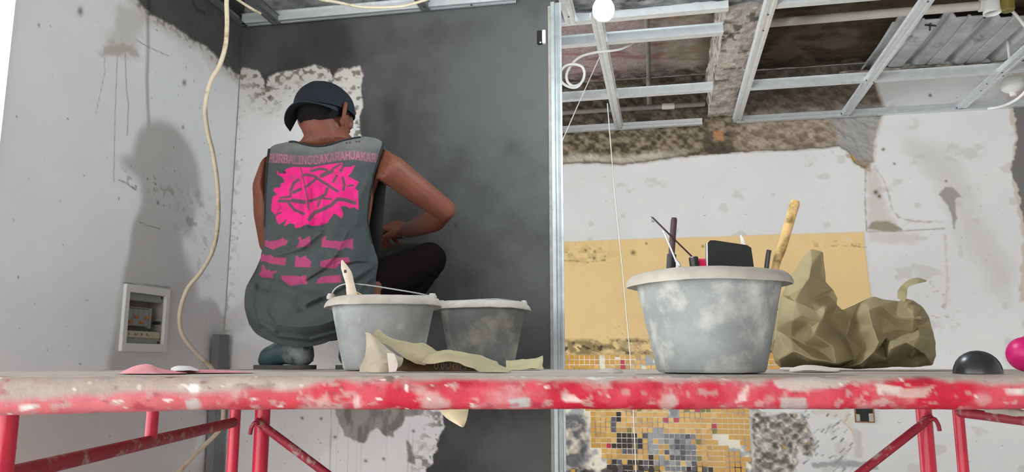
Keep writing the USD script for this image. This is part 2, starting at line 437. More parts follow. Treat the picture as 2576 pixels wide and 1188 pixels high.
for x, y, r in ((205, 28, 7), (101, 63, 3), (466, 208, 5), (463, 320, 3), (400, 510, 3), (487, 70, 4), (45, 293, 2), (302, 500, 2)): c.mix(np.exp(-((c.px - x) / r) ** 2 - ((c.py - y) / (1.6 * r)) ** 2) * 0.85, lin(84, 78, 72))
hole_b, hole_z = (2.153, 2.355), (ZC + 0.052, ZC + 0.232)
bz = to_room(P); keep = ~((bz[:, 1] > hole_b[0]) & (bz[:, 1] < hole_b[1]) & (bz[:, 2] > hole_z[0]) & (bz[:, 2] < hole_z[1]))
c.line([(312, 712), (360, 716), (430, 724)], 3, lin(96, 88, 82), 0.6, 1.5, 2)
P = P + E1 * (-0.004 * (1 - dark) + 0.004 * dark * (c.n(40, 3) - 0.3))[:, None]
structure('wall_left', (P, F_[keep[F_].all(1)]), m_wall, 'white stained wall at the left with dark render along its top', True, c.c)
structure('wall_left', cat(rbox(LW - 0.12, LW - 0.06, 1.66, 3.0, 0, SLAB), rbox(LW - 0.06, LW, 1.6323, DW, 0, ZC - 0.75)), m_outer, 'backing and foot of the left wall')

# --- the bright return at the far left that faces the camera
A, Z, P, F_ = patch(-2.4, LW, ZC - 0.75, SLAB, 0.012, lambda a, z: room(a, 1.6323, z))
c = Coat(P, (0.80, 0.80, 0.80)); c.spots(25, 0.63, lin(150, 146, 140), 0.8, 0.05, 3)
structure('wall_corner', (P, F_), m_wall, 'bright white return of the wall at the far left', True, c.c)
structure('wall_corner', cat(rbox(-3.4, -2.4, 1.6323, 1.75, 0, SLAB), rbox(-2.4, LW - 0.03, 1.64, 1.75, 0, SLAB)), m_outer)

# --- the dark partition
A, Z, P, F_ = patch(LW, JE, ZC - 0.80, CEIL + 0.03, 0.0042, lambda a, z: room(a, DW, z))
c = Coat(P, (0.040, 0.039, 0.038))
dry_lit = sst(0.40, 0.66, c.n(2.6, 5) + 0.22 * (A - LW) / (JE - LW) - 0.06); c.mix(dry_lit * 0.85, (0.098, 0.102, 0.102)); c.mix(sst(0.45, 0.7, fbm(np.stack([A * 3, Z * 0.8, 0 * A], -1), 3.0, 4, 9)) * 0.35, (0.085, 0.088, 0.088)); c.mix(sst(0.5, 0.8, c.n(7, 4, 7)) * 0.35, (0.050, 0.048, 0.047))  # drying blotches, with the bulb's left-to-right brightening painted into the tone
wp = [(560, 190), (598, 182), (612, 172), (650, 176), (662, 200), (668, 230), (676, 196), (700, 184), (740, 176), (800, 164), (830, 178), (838, 196), (850, 176), (880, 170), (905, 166), (914, 185), (908, 230), (914, 262), (904, 300), (908, 340), (902, 400), (896, 480), (890, 560), (890, 680), (900, 800), (980, 900), (1050, 960), (1100, 1010), (1112, 1040), (1118, 1075), (1104, 1100), (1100, 1130), (1085, 1150), (1092, 1165), (1070, 1180), (1078, 1230), (1085, 1600), (500, 1600)]
dd = sd_poly(c.px, c.py, wp) + 9 * (c.n(42, 5, 21) - 0.5) + 5 * (c.n(110, 3, 22) - 0.5)
w_ = sst(2.0, -2.0, dd)
white = np.tile(np.array([0.70, 0.70, 0.705]), (len(P), 1))
brown = sst(-150, -15, dd) * sst(420, 180, c.py); white = white * (1 - 0.55 * brown[:, None]) + 0.55 * brown[:, None] * lin(176, 166, 152)
c.c = c.c * (1 - w_[:, None]) + w_[:, None] * white
edge = sst(-70, -4, dd) * w_ * sst(1200, 1100, c.py) * np.where(c.py < 600, 1, 0.9)
c.mix(edge * sst(0.53, 0.62, c.n(50, 4, 23)) * 0.85, lin(92, 84, 70)); c.mix(w_ * sst(0.66, 0.7, c.n(60, 4, 24)) * 0.8 * c.near(700, 240, 90, 40), lin(84, 76, 62))
g_m = c.poly([(838, 1020), (1000, 1020), (1075, 1025), (1060, 1050), (1020, 1052), (1005, 1070), (990, 1100), (970, 1098), (948, 1075), (930, 1092), (915, 1112), (890, 1108), (868, 1096), (858, 1075)], lin(142, 136, 130), 3, 9, 35, 0.9, 31)
c.mix(g_m * sst(0.42, 0.66, fbm(np.stack([A * 2.2, Z, 0 * A], -1), 16, 5, 32)) * 0.75, lin(100, 95, 90)); c.mix(g_m * sst(0.60, 0.75, c.n(30, 4, 34)) * 0.7, lin(176, 170, 164))
c.poly([(1020, 1100), (1030, 1112), (1042, 1150), (1045, 1172), (1026, 1160)], lin(116, 110, 102), 3, 5, 40, 0.9, 33)
c.spots(45, 0.56, lin(110, 104, 96), 0.85, 0.05, 35, w_ * c.near(1070, 1160, 40, 30)); c.spots(45, 0.56, lin(120, 112, 104), 0.85, 0.05, 36, w_ * c.near(1090, 1085, 30, 45))
for x in (833, 850, 878, 900, 913, 975, 1030, 1041): c.line([(x, 1060 + (x % 7) * 4), (x - 3, 1120), (x - 5, 1200)], 1.4, lin(150, 148, 148), 0.6, 1.4)
c.line([(833, 1030), (833, 1090), (829, 1200)], 1.2, lin(120, 118, 118), 0.7, 1.2)
for x, y in ((760, 1052), (808, 1054), (843, 1100), (965, 1155), (1040, 1085), (920, 1160)): c.mix(np.exp(-((c.px - x) / 4) ** 2 - ((c.py - y) / 3.5) ** 2), lin(84, 80, 78))
c.spots(26, 0.55, lin(170, 168, 164), 0.5, 0.06, 37, w_ * c.near(740, 1080, 22, 22))
c.spots(70, 0.69, lin(128, 124, 120), 0.8, 0.03, 38, w_)
for ln in ([(1076, 300), (1092, 285), (1112, 282)], [(1090, 340), (1120, 340)], [(1128, 365), (1132, 400), (1130, 430)], [(1040, 222), (1048, 245), (1046, 265)], [(1000, 290), (1030, 288)], [(1050, 415), (1100, 430)], [(1180, 500), (1165, 520)], [(1020, 180), (1035, 190)]):
    c.line(ln, 1.4, (0.05, 0.05, 0.05), 0.7, 1.3)
c.line([(1300, 1070), (1280, 1092), (1270, 1100)], 3, (0.06, 0.06, 0.06), 0.6, 2)
c.mix(np.exp(-((c.px - 1146) / 3) ** 2 - ((c.py - 567) / 3) ** 2), (0.02, 0.02, 0.02))
P = P - E2 * ((1 - w_) * 0.003 + 0.0015 * (c.n(45, 4) - 0.5))[:, None]
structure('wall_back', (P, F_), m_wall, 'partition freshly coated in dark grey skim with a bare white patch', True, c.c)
structure('wall_back', cat(rbox(LW, JE, DW + 0.012, DW + 0.10, ZC - 0.8, CEIL + 0.03), rbox(LW, JE, DW, DW + 0.10, 0, ZC - 0.8)), m_conc, 'body and foot of the grey partition')

# --- the far wall of the bay, with its stripped head, ochre band and mosaic
A, Z, P, F_ = patch(-0.75, 2.25, ZC - 0.80, SLAB, 0.0048, lambda a, z: room(a, BW, z))
c = Coat(P, (0.73, 0.735, 0.74)); px, py = c.px, c.py
c.mix(sst(0.4, 0.75, c.n(2.0, 5)) * 0.25, (0.64, 0.635, 0.625)); c.spots(48, 0.70, lin(150, 146, 142), 0.7, 0.05, 41); c.spots(11, 0.60, lin(192, 188, 182), 0.5, 0.08, 42)
# smears and stains right of the ochre field
c.poly([(2270, 350), (2340, 345), (2410, 420), (2470, 560), (2560, 700), (2540, 760), (2440, 650), (2380, 520), (2320, 420)], lin(196, 191, 186), 30, 30, 8, 0.5, 43)
c.poly([(2362, 490), (2378, 470), (2400, 474), (2421, 496), (2404, 498), (2402, 520), (2408, 545), (2400, 578), (2390, 530), (2375, 505)], lin(150, 146, 142), 2.5, 5, 40, 0.9, 44)
c.line([(2200, 420), (2222, 450), (2236, 490), (2244, 525), (2262, 548), (2300, 558), (2370, 558)], 3, lin(176, 162, 146), 0.8, 3, 5); c.line([(2178, 420), (2176, 500), (2180, 583)], 3, lin(150, 136, 120), 0.8, 2, 3)
c.poly([(2180, 420), (2202, 420), (2215, 470), (2228, 520), (2250, 555), (2262, 580), (2184, 585), (2184, 520)], lin(196, 186, 174), 8, 12, 25, 0.55, 45)
c.poly([(2186, 575), (2192, 558), (2222, 554), (2245, 560), (2270, 578), (2230, 584)], lin(140, 126, 106), 4, 8, 40, 0.8, 46); c.line([(2185, 583), (2260, 582), (2375, 575)], 2.5, lin(150, 140, 128), 0.8, 2, 2)
c.poly([(2186, 585), (2320, 585), (2300, 612), (2240, 615), (2190, 605)], lin(200, 190, 182), 8, 10, 25, 0.5, 47)
for x, y, r in ((2203, 484, 6), (2212, 494, 5), (2340, 240, 4), (2250, 412, 3), (2222, 376, 4), (2380, 456, 3)): c.mix(np.exp(-((px - x) / r) ** 2 - ((py - y) / r) ** 2), lin(96, 76, 60))
c.line([(2377, 590), (2380, 650), (2384, 700), (2380, 760)], 5, lin(196, 184, 172), 0.6, 4, 5); c.spots(34, 0.58, lin(178, 156, 138), 0.7, 0.05, 48, c.near(2360, 760, 40, 70))
c.poly([(2520, -200), (2535, 262), (2552, 330), (2545, 420), (2556, 520), (2572, 600), (2566, 760), (2700, 760), (2700, -200)], lin(196, 182, 168), 4, 14, 20, 0.8, 49); c.poly([(2548, 262), (2560, 350), (2543, 430), (2562, 480), (2574, 560), (2600, 640), (2750, 640), (2750, 262)], lin(116, 114, 112), 2, 10, 30, 1.0, 50)
# the stripped band under the slab
band = [(1300, 412), (1420, 411), (1500, 408), (1560, 414), (1640, 404), (1700, 395), (1760, 389), (1830, 384), (1900, 379), (2000, 376), (2070, 371), (2112, 366), (2138, 384), (2150, 410), (2175, 420), (2198, 405), (2200, 350), (2214, 305), (2225, 270), (2212, 240), (2200, 200), (2190, 100), (1300, -200)]
dd = sd_poly(px, py, band) + 8 * (c.n(40, 5, 51) - 0.5); bd = sst(2, -2, dd)
mot = c.n(34, 5, 52); stripped = lin(74, 64, 52)[None] * (1 - sst(0.28, 0.74, mot)[:, None]) + sst(0.28, 0.74, mot)[:, None] * lin(148, 136, 114)[None]
pinkish = lin(122, 108, 94)[None] * (1 - sst(0.28, 0.74, mot)[:, None]) + sst(0.28, 0.74, mot)[:, None] * lin(172, 158, 144)[None]
k = sst(1800, 1900, px)[:, None]; stripped = stripped * (1 - k) + pinkish * k
cem = (sst(2085, 2125, px + 30 * (c.n(20, 4, 53) - 0.5)) * sst(250, 290, py))[:, None]; stripped = stripped * (1 - cem) + cem * lin(160, 158, 156)
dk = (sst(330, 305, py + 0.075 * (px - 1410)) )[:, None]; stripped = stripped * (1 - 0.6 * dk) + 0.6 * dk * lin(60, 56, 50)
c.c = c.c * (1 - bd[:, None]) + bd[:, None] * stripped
rim = sst(16, 2, np.abs(dd + 12)) * sst(1760, 1640, px); c.mix(rim * 0.75, lin(206, 196, 186))
c.mix(sst(7, 1, np.abs(dd - 1)) * 0.45, lin(150, 130, 108)); c.poly([(1795, 326), (1820, 326), (1820, 352), (1797, 350)], lin(170, 128, 92), 2, 3, 40, 1, 55); c.poly([(1768, 322), (1794, 328), (1800, 356), (1840, 350), (1850, 380), (1780, 388), (1770, 360)], lin(70, 60, 52), 4, 8, 40, 0.75, 56)
c.line([(2142, 393), (2150, 400)], 8, lin(224, 178, 62), 1, 2)
c.poly([(2130, 392), (2195, 405), (2190, 432), (2168, 425)], lin(158, 138, 104), 4, 14, 40, 0.7, 57)
# ochre band
yel = [(1300, 617), (1410, 609), (1560, 603), (1800, 596), (1960, 590), (2173, 584), (2178, 640), (2188, 720), (2200, 800), (2208, 910), (1300, 925)]
yd = sd_poly(px, py, yel) + 3 * (c.n(50, 4, 61) - 0.5); ym = sst(1.6, -1.6, yd)
ye = np.tile(lin(234, 203, 148), (len(P), 1)) * (1 + 0.10 * (c.n(4, 4, 62) - 0.5))[:, None]
c.c = c.c * (1 - ym[:, None]) + ym[:, None] * ye
c.spots(26, 0.50, lin(186, 168, 116), 0.7, 0.08, 63, ym * c.near(1450, 640, 80, 24)); c.spots(60, 0.62, lin(84, 72, 44), 0.85, 0.05, 64, ym * c.near(1480, 640, 70, 22))
c.line([(1410, 655), (1440, 656), (1480, 660), (1520, 655)], 2, lin(110, 98, 60), 0.7, 2, 5)
for x, y, r in ((1496, 633, 3), (1473, 630, 3), (1495, 650, 4), (1593, 636, 6), (1768, 620, 3), (1626, 613, 3)): c.mix(ym * np.exp(-((px - x) / r) ** 2 - ((py - y) / r) ** 2) * 0.85, lin(74, 62, 38))
c.spots(40, 0.60, lin(226, 224, 220), 0.9, 0.03, 65, ym * c.near(2060, 608, 110, 12)); c.spots(44, 0.6, lin(92, 78, 48), 0.8, 0.05, 66, ym * c.near(2110, 620, 60, 12)); c.line([(2075, 622), (2110, 618), (2180, 622)], 1.6, lin(120, 100, 66), 0.6, 1.5, 3)
mold = ym * sst(848, 862, py + 10 * (c.n(30, 4, 67) - 0.5)) * sst(900, 888, py)
c.mix(mold * sst(0.36, 0.60, c.n(24, 5, 68)) * 0.8, lin(112, 98, 66)); c.mix(mold * sst(0.54, 0.64, c.n(40, 5, 69)) * 0.9, lin(66, 56, 46)); c.mix(mold * sst(0.62, 0.66, c.n(18, 4, 70)) * 0.7, lin(196, 176, 134))
c.spots(50, 0.6, lin(150, 130, 76), 0.6, 0.05, 71, ym * c.near(1545, 830, 30, 26))
# mortar bed behind the mosaic, bare at its left
tz = sst(893, 897, py) * sst(1893, 1889, px + 5 * (c.n(40, 3, 72) - 0.5))
bed = lin(240, 234, 218)[None] * np.ones((len(P), 1)); g_ = sst(0.50, 0.60, c.n(11, 4, 73))[:, None]; bed = bed * (1 - g_) + g_ * lin(176, 178, 182)
c.c = c.c * (1 - tz[:, None]) + tz[:, None] * bed
bare = tz * sst(1490, 1466, px + 26 * (c.n(16, 4, 74) - 0.5)) * sst(1035, 1050, py)
mm = c.n(22, 5, 75)[:, None]; c.c = c.c * (1 - bare[:, None]) + bare[:, None] * (lin(112, 112, 116) * (1 - sst(0.42, 0.62, mm)) + sst(0.42, 0.62, mm) * lin(196, 190, 176))
c.mix(tz * sst(0.5, 0.6, c.n(14, 4, 76)) * sst(1150, 1180, py) * 0.9, lin(52, 48, 48))
c.poly([(1680, 1028), (1710, 1028), (1700, 1048), (1690, 1048)], lin(150, 150, 156), 2, 3, 40, 1, 77)
# hacked render right of the mosaic
hk = [(1890, 1020), (1930, 1045), (1985, 1040), (2030, 1045), (2035, 1080), (2050, 1110), (2045, 1150), (2010, 1140), (2000, 1188), (2005, 1400), (1885, 1400)]
hm = sst(4, -4, sd_poly(px, py, hk) + 22 * (c.n(30, 5, 81) - 0.5)); mm = c.n(38, 5, 82)[:, None]
c.c = c.c * (1 - hm[:, None]) + hm[:, None] * (lin(124, 117, 111) * (1 - sst(0.28, 0.72, mm)) + sst(0.28, 0.72, mm) * lin(206, 201, 194))
c.mix(hm * sst(0.74, 0.76, c.n(34, 3, 83)), lin(216, 180, 110)); c.line([(1888, 1035), (1890, 1100), (1896, 1188)], 9, (0.74, 0.74, 0.73), 0.9, 3, 4)
rs = random.Random(5); hacks = np.zeros(len(P))
for _ in range(46):
    x, y = rs.uniform(2000, 2140), rs.uniform(1045, 1190); L = rs.uniform(5, 18); a = rs.uniform(-0.9, -0.5)
    hacks = np.maximum(hacks, c.line([(x, y), (x + L * math.cos(a), y + L * math.sin(a))], rs.uniform(1.0, 3.0), lin(96, 90, 88), 0.85, 1.5, 1.5))
c.poly([(2040, 1165), (2110, 1158), (2200, 1165), (2210, 1180), (2100, 1176), (2045, 1178)], lin(160, 164, 164), 3, 8, 40, 0.9, 84); c.poly([(2146, 1080), (2166, 1085), (2170, 1150), (2150, 1150)], lin(196, 190, 182), 4, 6, 40, 0.7, 85)
c.poly([(2050, 1030), (2140, 1030), (2150, 1085), (2120, 1060), (2090, 1050)], lin(214, 204, 188), 5, 10, 30, 0.6, 86); c.line([(2120, 1060), (2140, 1080), (2148, 1095)], 4, lin(206, 170, 112), 0.8, 2, 3)
# true relief: stripped zones lie deeper, hacked ones are lumpy
depth = bd * (0.016 - 0.010 * (mot - 0.5) * 2) + hm * (0.004 - 0.030 * (mm[:, 0] - 0.5) * 2) + hacks * 0.004 + bare * (-0.014 * (c.n(22, 4, 75) - 0.5) * 2) - ym * 0.002 + mold * 0.006 * (c.n(40, 4) - 0.3)
BWP = P + E2 * depth[:, None]
wall_far = structure('wall_far', (BWP, F_), m_wall, 'far white wall with an ochre band, mosaic below and a stripped edge above', True, c.c)
structure('wall_far', rbox(-1.7, 3.4, BW + 0.06, BW + 0.15, 0, SLAB), m_outer, 'backing of the far wall')
structure('wall_far', cat(rbox(-1.7, -0.75, BW, BW + 0.06, 0, SLAB), rbox(2.25, 3.4, BW, BW + 0.06, 0, SLAB), rbox(-0.75, 2.25, BW, BW + 0.06, 0, ZC - 0.8)), m_outer)
structure('wall_light_block', rbox(0.9, 3.4, -4.3, -4.2, 0, SLAB), m_outer, 'white wall added unseen behind the camera to steer the daylight')  # added out of view so that daylight comes mostly from the left
structure('wall_right', rbox(3.3, 3.4, -4.2, 4.6, 0, SLAB), m_outer, 'white wall at the right, out of the picture')

# mosaic tiles: those the picture shows are parts of the wall, one mesh each
pitch, tsz = 0.0284, 0.0250
tsz = 0.0244; tiles, rest = [], []
rt = random.Random(11)
for row in range(-2, 60):
    for col in range(0, 60):
        a = -0.600 + pitch * col; z = ZC + 0.034 - pitch * (row + 2)
        if z < 0.9: continue
        x, y = (float(q) for q in pix(room(a, BW, z)))
        if x > 1884: 
            if y > 1000: continue
            if x > 1960: continue
        up = y < 1000
        kind = 'ochre'; u = rt.random()
        if not up:
            if x < 1478 - 14 * math.sin(y / 30) or (y > 1122 and x < 1500 + (y - 1122) * 0.55): 
                if u < 0.96: continue
            if u < 0.035: kind = 'olive'
            elif u < 0.06: kind = 'red'
            if 1536 < x < 1562 and 1030 < y < 1135: kind = 'dark' if rt.random() < 0.8 else 'ochre'
            if 1562 < x < 1630 and 1085 < y < 1140 and rt.random() < 0.6: kind = 'dark'
            if 1630 < x < 1668 and 1075 < y < 1175: kind = 'light' if rt.random() < 0.75 else 'ochre'
            if 1676 < x < 1752 and 1096 < y < 1190: kind = 'grey' if rt.random() < 0.9 else 'ochre'
            if 1150 < y and 1540 < x < 1640 and rt.random() < 0.6: kind = 'dark'
            if y > 1172 and (x < 1640 or x > 1730) and rt.random() < 0.8: kind = 'dark'
            if y > 1200: kind = rt.choice(['dark', 'ochre', 'grey'])
            mid = 1098 + (x - 1800) * 0.5
            if 1796 < x < 1884 and abs(y - mid) < 8 + 6 * math.sin((x - 1796) / 88 * math.pi): continue
            if 1682 < x < 1708 and y < 1046: continue
        else:
            if 1512 < x < 1526 or 1618 < x < 1631: continue
            if x < 1416 or u < 0.07: kind = 'olive' if x > 1416 else 'ochre'
            if (1418 < x < 1430 or 1556 < x < 1569) and y > 905: kind = 'red'
        mt = {'ochre': rt.choice(m_ochre), 'red': m_redtile, 'olive': m_olive, 'dark': m_dirtytile[rt.choice([0, 0, 3])], 'light': m_dirtytile[2], 'grey': m_dirtytile[rt.choice([1, 1, 2, 3])]}[kind]
        seen = (1400 < x < 1900) and ((y < 926 and x < 1660) or 1026 < y < 1192)
        pr = 0.0020 + rt.uniform(-0.0006, 0.0006)
        g = box(room(a, BW - pr / 2 + 0.0005, z), (tsz + rt.uniform(-0.0008, 0.0004), pr + 0.002, tsz + rt.uniform(-0.0008, 0.0004)), ROOMR)
        (tiles if seen else rest).append((abs(x - 1650), g, mt))
tiles.sort(key=lambda t: t[0])
for _, g, mt in tiles[:300]: part(wall_far, 'tile', g, mt, False)
rest += tiles[300:]
part(wall_far, 'tile_field', cat(*[g for _, g, _ in rest]), m_ochre[1], False, 'ochre mosaic hidden behind the deck and below', kind='stuff')

# --- slab, beams and decking overhead
def slab_patch(a0, a1, b0, b1, step, seedcol):
    na, nb = int((a1 - a0) / step) + 1, int((b1 - b0) / step) + 1
    A, B = np.meshgrid(np.linspace(a0, a1, na), np.linspace(b0, b1, nb)); P = room(A.ravel(), B.ravel(), SLAB)
    c = Coat(P, lin(112, 104, 94)); x, y = c.px, c.py
    ar = A.ravel(); br = B.ravel(); n1 = c.n(3.5, 5, 91); st = fbm(np.stack([ar * 2, br * 9, 0 * ar], -1), 2.2, 5, 92)
    left = sst(0.30, 0.20, ar)
    c.mix(left * sst(0.30, 0.6, n1) * 0.9, lin(172, 162, 154)); c.mix(left * sst(0.2, -0.5, ar + 0.5 * (st - 0.5)) * 0.8, lin(176, 156, 158))
    c.mix(left * sst(0.58, 0.72, st) * 0.6, lin(150, 84, 84)); c.mix(left * sst(0.66, 0.76, c.n(9, 5, 93)) * 0.7, lin(102, 66, 60)); c.mix(left * sst(0.0, 0.25, ar) * sst(0.4, 0.6, st) * 0.7, lin(136, 122, 84))
    right = sst(0.42, 0.5, ar); c.mix(right * 0.9, lin(86, 74, 58)); c.mix(right * sst(0.42, 0.58, st) * 0.6, lin(64, 54, 40)); c.mix(right * sst(0.54, 0.66, c.n(7, 5, 94)) * 0.5, lin(122, 112, 96))
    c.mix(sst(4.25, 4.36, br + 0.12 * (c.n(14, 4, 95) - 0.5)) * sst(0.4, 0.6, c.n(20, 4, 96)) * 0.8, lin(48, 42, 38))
    far = sst(-0.45, -0.6, ar); c.mix(far * 0.8, lin(96, 92, 90))
    P = P + np.array([0, 0, 1.0]) * (0.012 * (c.n(14, 5, 97) - 0.5))[:, None]
    return P, grid_faces(na, nb)[:, ::-1], c.c
P, F_, col = slab_patch(-1.66, 2.3, 2.6, 4.42, 0.011, 0)
structure('ceiling', (P, F_), m_rough, 'stained concrete slab above the open steel grid', True, col)
structure('ceiling', cat(rbox(-3.4, 3.4, -4.2, 2.6, SLAB, SLAB + 0.12), rbox(-3.4, 3.4, 2.6, 5.0, SLAB + 0.03, SLAB + 0.12)), m_conc, 'plain rest of the concrete slab')


def lumpy_beam(a0, a1, b0, b1, z0, z1, col1, col2, seed, amp=0.016, step=0.012):
    m = trimesh.creation.box((a1 - a0, b1 - b0, z1 - z0)); m = m.subdivide_to_size(step * 2.2); 
    v = np.array(m.vertices) + [(a0 + a1) / 2, (b0 + b1) / 2, (z0 + z1) / 2]; m.merge_vertices()
    v = np.array(m.vertices) + [(a0 + a1) / 2, (b0 + b1) / 2, (z0 + z1) / 2]; n = np.array(m.vertex_normals)
    d = fbm(v, 16, 5, seed); v = v + n * ((d - 0.55) * amp * 2)[:, None]
    P = room(v[:, 0], v[:, 1], v[:, 2]); mm = sst(0.28, 0.7, fbm(v, 30, 5, seed + 1))[:, None]
    cc = np.asarray(col2) * (1 - mm) + mm * np.asarray(col1); sp = sst(0.60, 0.66, fbm(v, 20, 4, seed + 2))[:, None] * 0.8
    return (P, np.array(m.faces)), cc * (1 - sp) + sp * lin(64, 58, 52)
g, col = lumpy_beam(0.288, 0.428, 2.0, BW + 0.05, ZC + 1.40, SLAB + 0.03, lin(208, 202, 194), lin(156, 148, 140), 101)
structure('ceiling_beam', g, m_rough, 'chipped concrete beam running to the far wall', True, col)
g, col = lumpy_beam(LW + 0.0, 0.9, DW + 0.0, DW + 0.235, ZC + 1.385, SLAB + 0.03, lin(150, 152, 152), lin(104, 106, 106), 111, 0.012)
structure('ceiling_beam', g, m_rough, 'rough concrete lintel over the grey partition', True, col)
# corrugated decking at the right
deckt = Thing('ceiling_deck', 'galvanised corrugated deck sheets bridging the slab at the right', None, room(1.5, 4.0, ZC + 1.6), kind='structure')
for k in range(3):
    a0 = 1.115 + 0.40 * k; prof = []
    for j in range(2):
        o = a0 + 0.2 * j; prof += [(o, 0), (o + 0.012, 0.0), (o + 0.03, 0.034), (o + 0.062, 0.034), (o + 0.08, 0), (o + 0.125, 0), (o + 0.131, 0.008), (o + 0.139, 0.008), (o + 0.145, 0)]
    prof.append((a0 + 0.405, 0)); prof = np.array(prof); nb = 24; bs = np.linspace(3.76 + 0.03 * (k % 2), BW + 0.02, nb)
    lo = np.array([room(prof[:, 0], b, ZC + 1.60 + prof[:, 1] + 0.004 * math.sin(b * 9 + k)) for b in bs]); hi = lo + [0, 0, 0.003]
    nu = len(prof); v = np.vstack([lo.reshape(-1, 3), hi.reshape(-1, 3)]); f = grid_faces(nu, nb); f = np.vstack([f[:, ::-1], f + nu * nb])
    part(deckt, 'deck_sheet', (v, f), m_sheet, 20)
part(deckt, 'marker_cross', cat(tube(on_z(np.array([2327, 2354]), np.array([63, 65]), ZC + 1.598), 0.004, 6), tube(on_z(np.array([2340, 2339]), np.array([59, 76]), ZC + 1.598), 0.004, 6)), m_screw, label='dark pencilled cross on the sheet')
g, col = lumpy_beam(1.0, 2.3, BW - 0.05, BW + 0.05, ZC + 1.545, ZC + 1.60, lin(190, 180, 168), lin(96, 88, 80), 121, 0.03)
structure('ceiling_rubble', g, m_rough, 'broken mortar edge under the deck sheets', True, col)


# ================================================================== THE STEEL CEILING GRID
def channel(p0, p1, w, h, t=0.0012, lip=0.006, up=True):
    """A furring channel: an inverted hat of folded sheet between two points."""
    p0, p1 = np.asarray(p0), np.asarray(p1); d = (p1 - p0) / np.linalg.norm(p1 - p0); s = np.cross(d, [0, 0, 1.0]); s /= np.linalg.norm(s); u = np.array([0, 0, 1.0])
    o = [(-w / 2 - lip, h), (-w / 2, h), (-w / 2, 0), (-w / 6, 0), (-w / 6 + .002, .0015), (w / 6 - .002, .0015), (w / 6, 0), (w / 2, 0), (w / 2, h), (w / 2 + lip, h)]
    i = [(x * (1 - t * 2 / w) if abs(x) <= w / 2 else x, y + t if y < h else y + t) for x, y in o]
    loop = o + i[::-1]; n = len(loop)
    v = np.array([p + s * x + u * y for p in (p0, p1) for x, y in loop])
    j = np.arange(n); jn = (j + 1) % n
    f = np.vstack([np.stack([j, jn, jn + n], 1), np.stack([j, jn + n, j + n], 1)])
    k = len(o); cap = []
    for q in range(k - 1):
        cap += [(q, n - 1 - q, q + 1), (q + 1, n - 1 - q, n - 2 - q)]
    cap = np.array(cap); return v, np.vstack([f, cap, cap[:, ::-1] + n])


def angle_bar(p0, p1, w, h, t=0.0014, flip=1):
    p0, p1 = np.asarray(p0), np.asarray(p1); d = (p1 - p0) / np.linalg.norm(p1 - p0); s = np.cross(d, [0, 0, 1.0]) * flip; s /= np.linalg.norm(s)
    loop = [(0, 0), (w, 0), (w, t), (t, t), (t, h * .5), (t * 1.8, h * .5 + .002), (t, h * .5 + .004), (t, h), (0, h)]; n = len(loop)
    v = np.array([p + s * x + np.array([0, 0, 1.0]) * y for p in (p0, p1) for x, y in loop]); j = np.arange(n); jn = (j + 1) % n
    f = np.vstack([np.stack([j, jn, jn + n], 1), np.stack([j, jn + n, j + n], 1)])
    cap = np.array([(0, 1, 2), (0, 2, 3), (0, 3, 4), (0, 4, 8), (4, 5, 6), (4, 6, 8), (6, 7, 8)]); return v, np.vstack([f, cap, cap[:, ::-1] + n])


def screws(pts):
    return cat(*[lathe([(0, -0.0025), (0.003, -0.0022), (0.004, 0), (0.0015, 0.001), (0.0015, 0.006), (0, 0.006)], 10, p) for p in pts])


grid = Thing('ceiling_grid', 'galvanised steel ceiling grid with open bays over the ochre wall', 'ceiling grid', room(0.6, 3.6, CEIL))
for a, b0, b1 in ((-0.225, 2.90, BW - 0.01), (0.44, 2.35, BW - 0.01), (1.02, 2.55, BW - 0.01), (1.605, 2.6, BW - 0.01)):
    part(grid, 'furring_channel', channel(room(a, b0, CEIL), room(a + 0.005, b1, CEIL), 0.040, 0.022), m_galv, 20)
part(grid, 'furring_channel', channel(room(-0.33, 2.45, CEIL), room(-0.33, 2.95, CEIL), 0.040, 0.022), m_galv, 20)
for b, segs in ((2.945, ((-0.39, 0.285), (0.44, 2.2))), (3.175, ((-1.2, 0.282),)), (3.875, ((-1.2, 0.280), (0.44, 2.2)))):
    for a0, a1 in segs:
        part(grid, 'cross_channel', channel(room(a0, b, CEIL + 0.004), room(a1, b - 0.012, CEIL + 0.004), 0.036, 0.040, lip=0.008), m_galv, 20)
for a0, a1 in ((-0.75, 0.255), (0.445, 2.3)):
    part(grid, 'wall_angle', angle_bar(room(a0, BW - 0.002, CEIL - 0.004), room(a1, BW - 0.004, CEIL - 0.004), 0.03, 0.045), m_galv, 20)
part(grid, 'screw', screws([room(a, b, CEIL) for a, b in ((-0.235, 4.40), (-0.205, 4.38), (0.44, 3.0), (0.44, 3.15), (0.45, 4.36), (1.02, 3.0), (1.0, 3.84), (1.04, 3.87), (0.995, 4.36), (1.045, 4.39), (1.60, 3.85), (1.625, 3.9), (1.59, 4.0), (1.6, 4.1), (1.58, 4.37), (-0.33, 2.87), (-0.32, 2.72), (0.28, 3.18))]), m_screw, label='small dark screw heads along the channels', kind='stuff')

